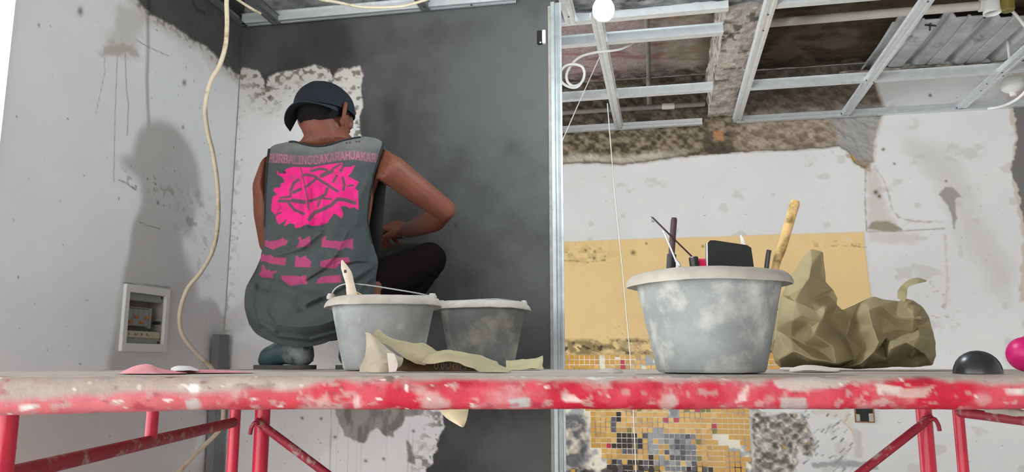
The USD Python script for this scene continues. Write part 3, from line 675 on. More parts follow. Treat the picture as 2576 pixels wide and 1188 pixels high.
grid2 = Thing('ceiling_grid', 'galvanised steel ceiling grid along the top of the grey partition', 'ceiling grid', room(-1.0, 2.6, CEIL))
part(grid2, 'wall_angle', angle_bar(room(LW + 0.004, 2.0, CEIL), room(LW + 0.004, DW - 0.02, CEIL), 0.03, 0.035, flip=1), m_galv_dull, 20)
for a0, a1 in ((-1.63, -0.885), (-0.855, -0.512)):
    part(grid2, 'cross_channel', channel(room(a0, DW - 0.032, CEIL), room(a1, DW - 0.030, CEIL), 0.034, 0.036, lip=0.008), m_galv, 20)
for a, l in ((-1.49, 0.04), (-0.865, 0.036)):
    part(grid2, 'furring_channel', channel(room(a, 1.95, CEIL - 0.003), room(a, DW - 0.02, CEIL - 0.003), l, 0.022), m_galv_dull, 20)
part(grid2, 'hanger_rod', tube([room(-1.0, DW - 0.05, CEIL + 0.04), room(-1.0, DW - 0.05, SLAB)], 0.007, 8), m_galv, label='vertical rod up to the slab')
part(grid2, 'screw', screws([room(a, b, CEIL - 0.003) for a, b in ((-1.48, 2.66), (-0.86, 2.67), (-0.68, 2.69))]), m_screw, kind='stuff')

stud = Thing('metal_stud', 'tall galvanised stud closing the end of the grey partition', 'metal stud', room(JE + 0.02, DW, 0))
part(stud, 'web', rbox(JE, JE + 0.016, DW - 0.010, DW + 0.10, 0, CEIL - 0.004, 0.002), m_galv_stud, 20)
part(stud, 'flange', rbox(JE + 0.016, JE + 0.040, DW + 0.004, DW + 0.0075, 0, CEIL - 0.004), m_galv_stud, 20)
part(stud, 'stiffening_rib', tube([room(JE + 0.028, DW + 0.004, 0.0), room(JE + 0.028, DW + 0.004, CEIL - 0.006)], 0.004, 8), m_galv_stud)
part(stud, 'plaster_smear', rbox(JE - 0.010, JE + 0.002, DW - 0.012, DW + 0.0, 0.3, CEIL - 0.02, 0.003), m_mortar, label='dried skim along the stud edge')

# ================================================================== PIPES, CABLES, LAMP
pipe = Thing('conduit_pipe', 'grey conduit pipe running on the slab towards the far wall', 'pipe', room(-0.035, 3.2, SLAB - 0.03))
part(pipe, 'tube', tube([room(-0.03, 2.98, SLAB - 0.03), room(-0.035, 4.0, SLAB - 0.032), room(-0.04, 4.36, SLAB - 0.035)], 0.0125, 14), m_pipe)
part(pipe, 'elbow', tube(smooth_path([room(-0.04, 4.33, SLAB - 0.035), room(-0.04, 4.365, SLAB - 0.045), room(-0.04, 4.372, SLAB - 0.09), room(-0.04, 4.372, ZC + 1.47)], 6), 0.0155, 14), m_pipe)
pipe = Thing('conduit_pipe', 'grey conduit pipe along the head of the far wall above the grid', 'pipe', room(-0.2, 4.36, ZC + 1.45))
part(pipe, 'tube', tube([room(-0.75, 4.36, ZC + 1.455), room(0.27, 4.36, ZC + 1.455)], 0.014, 14), m_pipe)
part(pipe, 'coupling', tube([room(0.03, 4.36, ZC + 1.455), room(0.10, 4.36, ZC + 1.455)], 0.018, 14), m_pvc, label='pale pipe coupling')
pv = Thing('drain_pipe', 'long pale plastic drain pipe under the brown slab at the right', 'pipe', room(1.2, 3.3, ZC + 1.55))
q0 = on_z(1885, 62, ZC + 1.55); q1 = on_z(2470, 14, ZC + 1.55)
part(pv, 'tube', tube([q0 - (q1 - q0) * 0.02, q1], 0.020, 18), m_pvc)
part(pv, 'collar', tube([q1 - (q1 - q0) * 0.01, q1 + (q1 - q0) * 0.03], 0.027, 18), m_white, label='white socket collar')
el = Thing('pipe_elbow', 'white open pipe end pointing down beside the drain pipe', 'pipe', on_z(2496, 34, ZC + 1.45))
oc = on_z(2496, 34, ZC + 1.45)
part(el, 'socket', lathe([(0.025, 0.05), (0.031, 0.05), (0.031, 0.012), (0.034, 0.010), (0.034, 0), (0.030, -0.001), (0.028, 0.002), (0.026, 0.012), (0.025, 0.05)], 40, oc), m_white, 40)
part(el, 'inner_plug', lathe([(0, 0.040), (0.0255, 0.040), (0.0255, 0.045), (0, 0.045)], 30, oc), m_greyplast)
pl = Thing('clay_pipe', 'round dirty yellow-brown pipe cap right of the open white pipe', 'pipe', on_z(2536, 32, ZC + 1.54))
part(pl, 'cap', lathe([(0, 0), (0.022, 0.002), (0.028, 0.01), (0.029, 0.06), (0, 0.06)], 30, on_z(2536, 30, ZC + 1.54)), m_olive, 40)
wn = Thing('lamp_holder', 'white plastic lamp holder hanging at the right edge of the grid', 'lamp holder', on_e2(2546, 214, BW - 0.25))
wc = on_e2(2546, 214, BW - 0.25)
part(wn, 'dome', lathe([(0, 0.045), (0.03, 0.042), (0.046, 0.026), (0.052, 0.0), (0.048, -0.02), (0.036, -0.032), (0.020, -0.040), (0, -0.042)], 36, wc), m_white, 60)
part(wn, 'terminal_foot', lathe([(0, -0.04), (0.016, -0.04), (0.015, -0.058), (0, -0.06)], 20, wc), m_white, 40)
part(wn, 'stem', tube([wc + [0, 0, 0.04], [wc[0], wc[1], SLAB]], 0.006, 8), m_white)

bulbp = at(1518, 26, 1.97)
bl = Thing('light_bulb', 'lit round white light bulb hanging from its cable under the ceiling', 'light bulb', bulbp)
part(bl, 'glass_globe', lathe([(0, -0.0300), (0.010, -0.0283), (0.019, -0.0235), (0.026, -0.015), (0.030, 0.0), (0.0285, 0.010), (0.024, 0.021), (0.018, 0.030), (0.0145, 0.036), (0, 0.036)], 40, bulbp), m_bulb, 60)
part(bl, 'screw_base', lathe([(0, 0.036), (0.0145, 0.036), (0.0140, 0.044), (0.0150, 0.047), (0.0140, 0.050), (0.0135, 0.058), (0, 0.058)], 30, bulbp), m_galv, 40)
part(bl, 'socket', lathe([(0, 0.056), (0.019, 0.056), (0.021, 0.062), (0.020, 0.10), (0.012, 0.112), (0, 0.113)], 30, bulbp), m_white, 40)
part(bl, 'cable', tube(smooth_path([bulbp + [0, 0, 0.11], bulbp + [0.005, 0.03, 0.25], [bulbp[0] + 0.02, bulbp[1] + 0.1, CEIL + 0.04], [bulbp[0] + 0.02, bulbp[1] + 0.15, SLAB]], 8), 0.003, 8), m_cream)

# hanging cream cable at the left
cpts = [(574, -60, 2.33), (570, 0, 2.33), (571, 60, 2.34), (567, 115, 2.35), (552, 165, 2.36), (528, 210, 2.38), (516, 270, 2.40), (522, 330, 2.42), (536, 390, 2.44), (547, 470, 2.47), (548, 560, 2.50), (535, 630, 2.53), (505, 685, 2.54), (470, 730, 2.53), (452, 790, 2.53), (458, 840, 2.55), (490, 885, 2.58), (535, 930, 2.62), (556, 975, 2.64), (562, 1030, 2.64), (553, 1080, 2.60), (510, 1125, 2.54), (450, 1188, 2.44), (380, 1262, 2.34)]
cpts = np.array(cpts); p = at(cpts[:, 0], cpts[:, 1], cpts[:, 2]); rr = to_room(p); rr[:, 0] = np.maximum(rr[:, 0], LW + 0.03)
p = room(rr[:, 0], rr[:, 1], rr[:, 2]); p = np.vstack([p, p[-1] * [1, 1, 0] + [0.02, 0.05, 0.8], p[-1] * [1, 1, 0] + [0.0, 0.02, 0.03]])
solo('electric_cable', tube(smooth_path(p, 8), 0.0072, 10), m_cream, 'dirty cream cable hanging in waves in front of the left wall', 'cable', 60)
p = np.array([(640, -20, 2.45), (610, 5, 2.5), (590, -6, 2.55), (630, 20, 2.55), (655, 34, 2.6)]); solo('electric_cable', tube(smooth_path(at(p[2:, 0], p[2:, 1], p[2:, 2]), 8), 0.005, 8), m_cream, 'short cream cable above the grid in the left corner', 'cable', 60)
p = np.array([(760, -30, 2.4), (800, -4, 2.45), (850, 6, 2.5), (905, 17, 2.55), (960, 19, 2.58), (1010, 16, 2.6), (1050, 6, 2.62), (1090, -8, 2.64), (1130, -30, 2.64)]); solo('electric_cable', tube(smooth_path(at(p[:, 0], p[:, 1], p[:, 2]), 8), 0.0055, 8), m_cream, 'cream cable sagging across the top of the grey partition', 'cable', 60)
# white coil by the lamp
p = [(1600, 104, 3.30), (1560, 124, 3.22), (1500, 132, 3.18), (1462, 142, 3.14), (1440, 160, 3.12), (1426, 185, 3.10), (1428, 205, 3.10), (1442, 216, 3.10), (1460, 210, 3.09), (1470, 190, 3.08), (1466, 170, 3.07), (1448, 162, 3.07), (1424, 165, 3.07), (1410, 182, 3.06), (1412, 204, 3.06), (1430, 218, 3.06), (1452, 219, 3.05), (1468, 200, 3.05)]
p = np.array(p, float); solo('electric_cable', tube(smooth_path(at(p[:, 0], p[:, 1], p[:, 2]), 8), 0.0056, 8), m_white, 'white cable curled in loops beside the partition stud', 'cable', 60)
p = np.array([(2470, -30, 3.4), (2508, -2, 3.38), (2540, 22, 3.36), (2566, 50, 3.35), (2590, 90, 3.35), (2600, 150, 3.4), (2590, 210, 3.5), (2570, 240, 3.56), (2540, 260, 3.6), (2510, 270, 3.62), (2484, 274, 3.64)]); solo('electric_cable', tube(smooth_path(at(p[:, 0], p[:, 1], p[:, 2]), 8), 0.0075, 8), m_white, 'white cable looping down at the right edge of the ceiling', 'cable', 60)
p = at(np.array([1508, 1455, 1411]), np.array([144, 262, 362]), np.array([3.2, 3.05, 2.92])); solo('builders_line', tube(p, 0.0022, 6), m_twine, 'white string slanting from the channel to the partition stud', 'string', 60)
p = at(np.array([1528, 1545, 1568, 1585, 1592, 1600, 1612]), np.array([260, 470, 700, 890, 1000, 1188, 1500]), np.array([3.9, 3.9, 3.9, 3.9, 3.9, 3.9, 3.9])); solo('builders_line', tube(p, 0.0028, 6), m_twine, 'white string hanging plumb in front of the ochre wall', 'string', 60)

# junction clip on the partition and the square hole in the far wall
jb = Thing('junction_clip', 'small black slot with a white flange high on the grey partition', 'wall box', on_e2(1364, 96, DW - 0.004))
jc = on_e2(1358, 95, DW - 0.006); part(jb, 'black_slot', box(jc, (0.019, 0.012, 0.055), ROOMR, 0.003), m_black)
part(jb, 'white_flange', box(jc + E1 * 0.0165 - E2 * 0.004, (0.013, 0.016, 0.052), ROOMR, 0.002), m_white, label='white plastic flange')
part(jb, 'screw', lathe([(0, -0.003), (0.003, -0.002), (0.003, 0.002), (0, 0.002)], 8, jc + [0.002, -0.008, -0.022]), m_white)
hb = Thing('outlet_hole', 'dark square recess in the far wall just under the deck', 'wall box', on_e2(2174, 1042, BW))
hc = on_e2(2174, 1040, BW - 0.002)
for s in (-1, 1):
    part(hb, 'side', box(hc + E1 * 0.045 * s, (0.006, 0.012, 0.09), ROOMR), m_brick); part(hb, 'edge', box(hc + [0, 0, 0.045 * s], (0.096, 0.012, 0.006), ROOMR), m_brick)
part(hb, 'black_back', box(hc + E2 * 0.001, (0.086, 0.006, 0.084), ROOMR), m_black)
[part(hb, 'mortar_fill', g_, m_lip) for g_ in (box(hc + E1 * -0.034 + [0, 0, -0.024], (0.026, 0.011, 0.04), ROOMR, 0.004), box(hc + E1 * 0.034 + [0, 0, -0.022], (0.026, 0.011, 0.045), ROOMR, 0.004))]

# ================================================================== DISTRIBUTION BOX IN THE LEFT WALL
db = Thing('distribution_box', 'white-framed electrical distribution box set open in the left wall', 'distribution box', room(LW, 2.25, ZC + 0.04))
b0, b1, z0, z1 = 2.141, 2.366, ZC + 0.036, ZC + 0.246; i0, i1, j0, j1 = 2.163, 2.344, ZC + 0.062, ZC + 0.222
LB = lambda a0, a1, b0_, b1_, z0_, z1_, ch=0.002: rbox(LW + a0, LW + a1, b0_, b1_, z0_, z1_, ch)
part(db, 'frame', cat(LB(-0.004, 0.008, b0, i0, z0, z1), LB(-0.004, 0.008, i1, b1, z0, z1), LB(-0.004, 0.008, i0 - 0.001, i1 + 0.001, z0, j0), LB(-0.004, 0.008, i0 - 0.001, i1 + 0.001, j1, z1)), m_white)
part(db, 'back_box', cat(LB(-0.056, -0.052, i0 - 0.006, i1 + 0.006, j0 - 0.006, j1 + 0.006, 0), LB(-0.054, 0.0, i0 - 0.006, i0 - 0.002, j0 - 0.006, j1 + 0.006, 0), LB(-0.054, 0.0, i1 + 0.002, i1 + 0.006, j0 - 0.006, j1 + 0.006, 0), LB(-0.054, 0.0, i0 - 0.006, i1 + 0.006, j1 + 0.002, j1 + 0.006, 0), LB(-0.054, 0.0, i0 - 0.006, i1 + 0.006, j0 - 0.006, j0 - 0.002, 0)), m_panelin)
[part(db, 'cover_plate', g_, m_greyplast) for g_ in (LB(-0.012, -0.006, i0 - 0.002, i1 + 0.002, j1 - 0.024, j1 + 0.002), LB(-0.012, -0.006, i0 - 0.002, i1 + 0.002, j0 - 0.002, j0 + 0.018))]
part(db, 'label_strip', LB(-0.012, -0.005, i0, i1, j0 + 0.018, j0 + 0.040), m_paperlabel, label='paper strip with faded circuit labels')
for k, (w, g_) in enumerate(((0.010, 0.0), (0.020, 0.03), (0.014, 0.062), (0.016, 0.088))):
    part(db, 'handwriting', cat(*[LB(-0.0052, -0.0046, i0 + 0.02 + g_ + q * 0.005, i0 + 0.022 + g_ + q * 0.005, j0 + 0.024 + (q % 2) * 0.003, j0 + 0.034 - (q % 3) * 0.002, 0) for q in range(int(w / 0.005))]), m_ink)
for k in range(4):
    bb = part(db, 'breaker', LB(-0.045, -0.014, i0 + 0.022 + k * 0.0265, i0 + 0.048 + k * 0.0265, j0 + 0.056, j0 + 0.112), m_greyplast)
    up_ = 0.024 if k in (1, 2) or k == 3 else 0.010
    part(bb, 'switch', LB(-0.014, -0.006, i0 + 0.026 + k * 0.0265, i0 + 0.044 + k * 0.0265, j0 + 0.064 + (0.016 if k in (1, 3) else 0.0), j0 + 0.072 + (0.016 if k in (1, 3) else 0.0)), m_orange, label='orange switch lever')
part(db, 'breaker_cover', cat(LB(-0.022, -0.018, i0 + 0.014, i0 + 0.142, j0 + 0.112, j0 + 0.118), LB(-0.03, -0.016, i0 + 0.130, i0 + 0.145, j0 + 0.05, j0 + 0.118)), m_greyplast)
[part(db, 'latch', g_, m_screw) for g_ in (LB(-0.03, -0.004, i1 - 0.014, i1 - 0.002, j0 + 0.066, j0 + 0.076), LB(-0.01, -0.004, i1 - 0.010, i1 - 0.003, j1 - 0.01, j1 - 0.001), LB(-0.01, -0.004, i1 - 0.012, i1 - 0.004, j0 + 0.002, j0 + 0.010))]

# steel section leaning in the corner
sd = Thing('metal_stud', 'short dull grey steel stud leaning upright in the corner behind the deck', 'metal stud', room(LW + 0.03, 2.59, 0))
ps = [to_room(on_e1(x, y, LW + 0.022)) for x, y in ((556, 842), (566, 1188))]; ps[1][1] = ps[0][1] + 0.012; ps[1][0] = ps[0][0]
dz = (ps[1] - ps[0]) / (ps[1][2] - ps[0][2]); foot = ps[0] + dz * (0.0 - ps[0][2])
topz = ps[0]
def leanbox(a0, a1, b0, b1, chf=0.0):
    v = []
    for base_ in (foot, topz):
        for a, b in ((a0, b0), (a1, b0), (a1, b1), (a0, b1)): v.append(room(base_[0] + a, base_[1] + b, base_[2]))
    return np.array(v), np.array([(0, 2, 1), (0, 3, 2), (4, 5, 6), (4, 6, 7), (0, 1, 5), (0, 5, 4), (1, 2, 6), (1, 6, 5), (2, 3, 7), (2, 7, 6), (3, 0, 4), (3, 4, 7)])
part(sd, 'web', leanbox(0.012, 0.016, -0.030, 0.030), m_galv_dull, False); part(sd, 'flange', leanbox(-0.016, 0.014, -0.032, -0.028), m_galv_dull, False); part(sd, 'flange', leanbox(-0.016, 0.014, 0.028, 0.032), m_galv_dull, False)

# ================================================================== THE SCAFFOLD
XL, XR, YN, YF = -0.713, 1.178, 0.985, 2.27
sc = Thing('scaffold', 'red tubular steel scaffold carrying the deck', 'scaffold', (0.2, 1.6, 0))
for x in (XL, XR):
    for y in (YN, YF): part(sc, 'main_leg', tube([(x, y, 0), (x, y, DECK - (0.03 if y > 2 else 0.08))], 0.0212, 20), m_red, 40)
    part(sc, 'top_tube', tube([(x, 1.35, DECK - 0.0385), (x, YF, DECK - 0.0385)], 0.0180, 16), m_red, 40)
    yi = 2.045 if x == XL else 2.095
    yn = 1.124 if x == XL else 1.25
    zb = ZC - 0.150 if x == XL else ZC - 0.128
    for y in (yn, yi): part(sc, 'inner_post', tube([(x, y, 0.30), (x, y, DECK - 0.045)], 0.0138, 16), m_red, 40)
    part(sc, 'ledger', tube([(x, yn, zb - 0.006), (x, yi, zb)], 0.0125, 16), m_redbar, 40, label='dusty dark red horizontal bar')
    part(sc, 'strut', tube([(x, 1.575, zb), (x, 1.575, DECK - 0.045)], 0.0118, 14), m_red, 40)
    part(sc, 'bottom_tube', tube([(x, YN, 0.30), (x, YF, 0.30)], 0.0138, 14), m_red, 40)
if True:
    crust = smooth_path([(XR, 1.30 + 0.06 * k, ZC - 0.128 + 0.011 + 0.002 * (k % 3)) for k in range(12)], 4)
    part(sc, 'mortar_crust', tube(crust, 0.008 + 0.006 * fbm(crust, 40, 3), 8), m_lip, 60, label='grey mortar caked on the right ledger')
h0 = at(662, 1062, YF); h1 = at(2312, 1052, YF)
for k, (p0, p1, yo) in enumerate(((h0, np.array([XR, YF, 0.12]), -0.036), (h1, np.array([XL, YF, 0.12]), -0.052))):
    p0 = p0 * [1, 0, 1] + [0, YF + yo, 0]; p1 = p1 * [1, 0, 1] + [0, YF + yo, 0]; d = (p1 - p0) / np.linalg.norm(p1 - p0)
    br = part(sc, 'cross_brace', tube([p0 - d * 0.012, p0 + d * 0.03, p0 + d * 0.06, p1 - d * 0.06, p1], [0.010, 0.0115, 0.0118, 0.0118, 0.0105], 14), m_redbar, 40, label='dusty red diagonal brace')
    sgn = -1 if k == 0 else 1
    part(br, 'lock_pin', tube(smooth_path([p0 + [0, 0.03, 0], p0 + [0, -0.014, 0], p0 + [sgn * 0.006, -0.02, 0.002], p0 + [sgn * 0.014, -0.02, -0.012], p0 + [sgn * 0.017, -0.02, -0.03]], 6), 0.0055, 10), m_redbar, 60, label='bent lock pin')

# the deck: a catwalk with a thick mortar-splashed edge rail
pf = Thing('scaffold_platform', 'red mortar-splashed platform deck crossing the whole picture', 'platform', (0.3, 1.7, DECK))
xs = np.linspace(-1.15, 1.75, 720); pxs = 1288 + FPX * xs / 1.12
bend = sst(760, -150, pxs)
rad_t = 0.0235; ns = 56; ang = np.arange(ns) * 2 * np.pi / ns
yy = 1.12 - 0.10 * bend + 0.0235; zc_ = DECK - 0.0235 - 0.002 * bend - 0.001
ca, sa = np.cos(ang), np.sin(ang); pw = 0.72
prof = np.stack([np.sign(ca) * np.abs(ca) ** pw, np.sign(sa) * np.abs(sa) ** pw], -1)
v = np.stack([np.broadcast_to(xs[:, None], (720, ns)), yy[:, None] + rad_t * prof[None, :, 0], zc_[:, None] + rad_t * (1 + 0.10 * bend[:, None]) * prof[None, :, 1]], -1)
nn = np.stack([np.zeros(ns), prof[:, 0], prof[:, 1]], -1)
nz = fbm(v.reshape(-1, 3), 30, 4, 131).reshape(720, ns); nl = fbm(v.reshape(-1, 3), 9, 3, 132).reshape(720, ns)
topk = np.clip(sa, 0, 1)[None]
v = v + nn[None] * ((nz - 0.5) * 0.0022 + (nl - 0.5) * 0.003)[..., None]
v[..., 2] = np.minimum(v[..., 2], DECK + 0.0005)
v = v.reshape(-1, 3)
i, j = np.meshgrid(np.arange(719), np.arange(ns), indexing='ij'); q = np.stack([i * ns + j, (i + 1) * ns + j, (i + 1) * ns + (j + 1) % ns, i * ns + (j + 1) % ns], -1).reshape(-1, 4)
c = Coat(v, lin(186, 26, 52)); px, py = c.px, c.py
c.mix(sst(0.42, 0.62, c.n(14, 5, 133)) * 0.7, lin(204, 84, 98)); left_haze = sst(1000, 200, px)
c.mix(left_haze * 0.6, lin(222, 138, 142))  # pale wash at the left paints haze and overexposure into the rail
yt = 947 + 3 * sst(600, 0, px); rel = (py - yt) / 84.0
c.mix(sst(0.30, 0.02, rel + 0.5 * (c.n(16, 5, 134) - 0.5) - 0.22 * left_haze - 0.18 * sst(900, 700, px)) * 0.92, lin(176, 170, 162))
c.mix(sst(0.55, 0.75, c.n(30, 5, 135)) * 0.6, lin(196, 160, 158)); c.mix(sst(0.58, 0.70, c.n(18, 5, 136)) * 0.6, lin(196, 182, 174)); c.mix(sst(0.74, 0.78, c.n(70, 4, 137)) * 0.8, lin(226, 220, 214))
for pts, col, op in (([(470, 975), (478, 966), (498, 968), (506, 980), (490, 990), (476, 988)], (0.82, 0.82, 0.8), 1), ([(465, 1008), (500, 1002), (505, 1028), (475, 1034)], lin(190, 188, 186), 0.9), ([(52, 1022), (95, 1018), (98, 1026), (55, 1034)], (0.8, 0.8, 0.78), 0.9), ([(1280, 1005), (1330, 1002), (1335, 1024), (1285, 1026)], lin(180, 182, 182), 0.95), ([(1940, 955), (2050, 948), (2140, 958), (2120, 975), (2000, 985), (1955, 975)], lin(186, 180, 174), 0.85), ([(1960, 1000), (2030, 1000), (2030, 1030), (1965, 1034)], lin(180, 174, 170), 0.85), ([(1410, 985), (1450, 1000), (1465, 1012), (1420, 1010)], lin(224, 200, 196), 0.9), ([(2200, 965), (2270, 975), (2260, 995), (2210, 990)], lin(204, 198, 192), 0.8), ([(2230, 985), (2350, 970), (2330, 1000), (2260, 1000)], lin(196, 180, 170), 0.7), ([(2525, 980), (2580, 975), (2580, 995), (2530, 990)], lin(214, 208, 202), 0.9), ([(890, 990), (905, 990), (908, 1025), (892, 1028)], lin(220, 190, 188), 0.8), ([(1860, 985), (1885, 965), (1880, 1010), (1850, 1015)], lin(222, 200, 196), 0.8)):
    c.poly(pts, col, 2.5, 4, 40, op, 140)
c.spots(26, 0.60, lin(92, 84, 80), 0.7, 0.04, 141, sst(0.5, 0.1, rel)); c.spots(60, 0.66, lin(236, 226, 220), 0.9, 0.02, 142); c.spots(80, 0.57, lin(182, 170, 164), 0.55, 0.06, 143); c.spots(120, 0.64, lin(120, 60, 70), 0.5, 0.05, 144); c.spots(34, 0.60, lin(168, 24, 52), 0.6, 0.08, 145)
part(pf, 'side_rail', (v, np.vstack([q[:, [0, 1, 2]], q[:, [0, 2, 3]]])), m_rail, True, 'thick red front rail spattered with grey mortar', c.c)
for k, (y0, y1) in enumerate(((1.150, 1.545), (1.555, 1.990), (2.000, 2.44))):
    part(pf, 'plank', box((0.30, (y0 + y1) / 2, DECK - 0.0105), (2.9, y1 - y0, 0.019), chamfer=0.003), m_deck)
part(pf, 'rear_rail', box((0.30, 2.46, DECK - 0.028), (2.9, 0.03, 0.05), chamfer=0.006), m_redbar, label='dusty red rear rail')

# ================================================================== BUCKETS
def bucket(name, label, px_c, Y, R=0.145, hs=1.0, mat=m_bucket, tilt=0.0, handle=None, seed=0, fill=0.6):
    base = at(px_c, 900, Y); base[2] = DECK
    th = Thing(name, label, 'bucket', base)
    H = 1.22 * R * hs; k = hs
    body = [(0, 0.0), (0.56, 0.0), (0.63, 0.012), (0.655, 0.05), (0.76, 0.53 * k), (0.868, 1.05 * k), (0.878, 1.085 * k), (0.872, 1.12 * k), (0.845, 1.12 * k), (0.835, 1.05 * k), (0.62, 0.07), (0, 0.06)]
    def warp(v, amp):
        w = v - base; th_ = np.arctan2(w[:, 1], w[:, 0]); up_ = np.clip(w[:, 2] / H, 0, 1.2)
        s = 1 + amp * up_ * (np.cos(2 * th_ + seed) * 0.6 + 0.4 * np.sin(3 * th_ + 2 * seed)); w[:, :2] *= s[:, None]
        w[:, 2] += amp * up_ ** 2 * R * (np.sin(2 * th_ + 1.3 + seed) * 0.8 + np.sin(3 * th_ + seed)) + tilt * up_ * w[:, 0]
        return w + base
    body = [tuple(np.array(p_) * (1 - t_) + np.array(q_) * t_) for p_, q_ in zip(body[:-1], body[1:]) for t_ in (np.linspace(0, 1, 9)[:-1] if abs(p_[1] - q_[1]) > 0.3 else [0, .5])] + body[-1:]
    v, f = lathe([(r * R, z * R) for r, z in body], 96, base); v = warp(v, 0.015)
    v = v + (fbm(v, 40, 3, seed) - 0.5)[:, None] * 0.0015
    part(th, 'body', (v, f), mat, 40)
    lip = [(0.868, 1.075), (0.90, 1.10), (0.95, 1.10), (0.985, 1.065), (1.0, 1.06), (1.005, 1.085), (0.985, 1.14), (0.95, 1.185), (0.90, 1.215), (0.855, 1.215), (0.84, 1.19), (0.845, 1.10), (0.868, 1.075)]
    v, f = lathe([(r * R, (z + (k - 1) * 1.12) * R) for r, z in lip], 96, base); v = warp(v, 0.015); v = v + (fbm(v, 30, 4, seed + 3) - 0.5)[:, None] * 0.004
    part(th, 'rim', (v, f), m_lip, 40)
    a = np.linspace(0, 2 * np.pi, 48, endpoint=False); rr_ = np.linspace(0.002, (0.605 + 0.219 * (fill - 0.07)) * R, 14)
    A_, R_ = np.meshgrid(a, rr_); P_ = np.stack([base[0] + R_ * np.cos(A_), base[1] + R_ * np.sin(A_), np.full_like(A_, base[2] + fill * R)], -1).reshape(-1, 3); P_[:, 2] += (fbm(P_, 30, 3, seed) - 0.5) * 0.02
    ii, jj = np.meshgrid(np.arange(13), np.arange(48), indexing='ij'); q_ = np.stack([ii * 48 + jj, (ii + 1) * 48 + jj, (ii + 1) * 48 + (jj + 1) % 48, ii * 48 + (jj + 1) % 48], -1).reshape(-1, 4)
    part(th, 'mortar', (P_, np.vstack([q_[:, [0, 1, 2]], q_[:, [0, 2, 3]]])), m_mortar, True, 'grey mortar inside the bucket')
    if handle:
        hp = part(th, 'handle', tube(smooth_path([base + np.array(p_) * R for p_ in handle], 8), 0.0022, 8), m_wire, 60, 'thin wire bail handle')
    for s in (() if seed == 1 else (-1, 1)):
        part(th, 'lug', lathe([(0, 0), (0.010, 0), (0.011, 0.006), (0.007, 0.014), (0, 0.015)], 14, base + np.array([s * 0.86 * R, -0.25 * R if seed == 2 else 0.2 * R, (1.19 + (k - 1) * 1.12) * R])), m_lip, 40)
    return th, base


b1t, b1 = bucket('bucket', 'large grey bucket full of hand tools at the front of the deck', 1787, 1.40, seed=1, fill=0.85)
b2t, b2 = bucket('bucket', 'grey mortar bucket with a paint brush standing in it', 962, 1.94, seed=2, tilt=0.01, mat=m_bucket, handle=[(-0.80, -0.25, 1.19), (-0.88, -0.1, 1.28), (-0.80, -0.1, 1.40), (-0.62, -0.15, 1.46), (-0.3, -0.2, 1.44), (0.2, -0.25, 1.36), (0.7, -0.28, 1.27), (0.86, -0.25, 1.21)])
b3t, b3 = bucket('bucket', 'dark-stained mortar bucket nearest the grey partition', 1213, 2.335, seed=4, hs=1.12, mat=m_bucket_dark, handle=[(-0.86, 0.2, 1.30), (-0.6, -0.2, 1.35), (-0.2, -0.55, 1.37), (0.3, -0.62, 1.38), (0.7, -0.3, 1.36), (0.88, 0.2, 1.31)])
# a red clay-stained notch and dark foot patch on buckets are mortar stains
# tools in the large bucket
def tool(name, label, cat_, px_, py_, Y): return Thing(name, label, cat_, at(px_, py_, Y))


YB = 1.42
t = tool('trowel', 'slim dark-handled trowel standing in the tool bucket, left side', 'trowel', 1690, 690, YB)
part(t, 'handle', tube(smooth_path(at(np.array([1696, 1692, 1688]), np.array([548, 600, 662]), YB), 8), np.array([0.0045] + [0.0058] * 15 + [0.0058]), 14, squash=(0.8, 1)), m_handle, 40)
part(t, 'ferrule', tube(at(np.array([1690, 1686]), np.array([640, 700]), YB), 0.0085, 12, squash=(0.6, 1)), m_black, 40)
part(t, 'shank', tube(at(np.array([1686, 1680]), np.array([690, 800]), np.array([YB, YB + 0.02])), 0.004, 8), m_wire, 40)
t = tool('wire_hook', 'thin bent wire hook leaning left out of the tool bucket', 'wire hook', 1700, 690, YB - 0.02)
part(t, 'shaft', tube(at(np.array([1641, 1690, 1745, 1790]), np.array([547, 596, 650, 720]), np.array([YB - 0.012, YB - 0.012, YB + 0.03, YB + 0.05])), 0.0016, 8), m_handle, 60)
part(t, 'hook_end', tube(smooth_path(at(np.array([1641, 1637, 1640, 1646]), np.array([547, 546, 556, 558]), YB - 0.012), 6), 0.0014, 8), m_wire, 60)
part(t, 'second_wire', tube(at(np.array([1668, 1682, 1702, 1715]), np.array([580, 612, 660, 720]), YB - 0.02), 0.0018, 8), m_galv, 60, label='bright second wire')
t = tool('wire_twist', 'twisted pale wire tie beside the slim trowel handle', 'wire', 1706, 690, YB - 0.02)
part(t, 'twist', tube(smooth_path(at(np.array([1700, 1709, 1703, 1714]), np.array([655, 668, 678, 720]), YB - 0.02), 6), 0.003, 8), m_galv, 60)
t = tool('hand_tool', 'thick black rounded grip left of the pink string in the tool bucket', 'hand tool', 1746, 690, YB - 0.01)
part(t, 'grip', tube(smooth_path(at(np.array([1744, 1746, 1750, 1752]), np.array([646, 660, 690, 730]), YB - 0.01), 6), np.array([0.006] + [0.0085] * 17 + [0.0085]), 14), m_black, 40)
part(t, 'blade', box(at(1754, 770, YB - 0.01), (0.02, 0.003, 0.06)), m_steelblade)
t = tool('string_reel', 'bright pink builders string wound on a reel in the tool bucket', 'string reel', 1770, 690, YB + 0.01)
rc = at(1768, 672, YB + 0.01)
part(t, 'winding', cat(*[(lambda vf: (vf[0], vf[1]))(tube([rc + np.array([0.0032 * k - 0.011, 0.011 * math.cos(a), 0.017 * math.sin(a) - 0.003]) for a in np.linspace(0, 2 * math.pi, 22)], 0.0019, 7)) for k in range(8)]), m_pinkline, 60, label='pink string turns')
part(t, 'core', box(rc, (0.030, 0.014, 0.03), chamfer=0.003), m_pinkline)
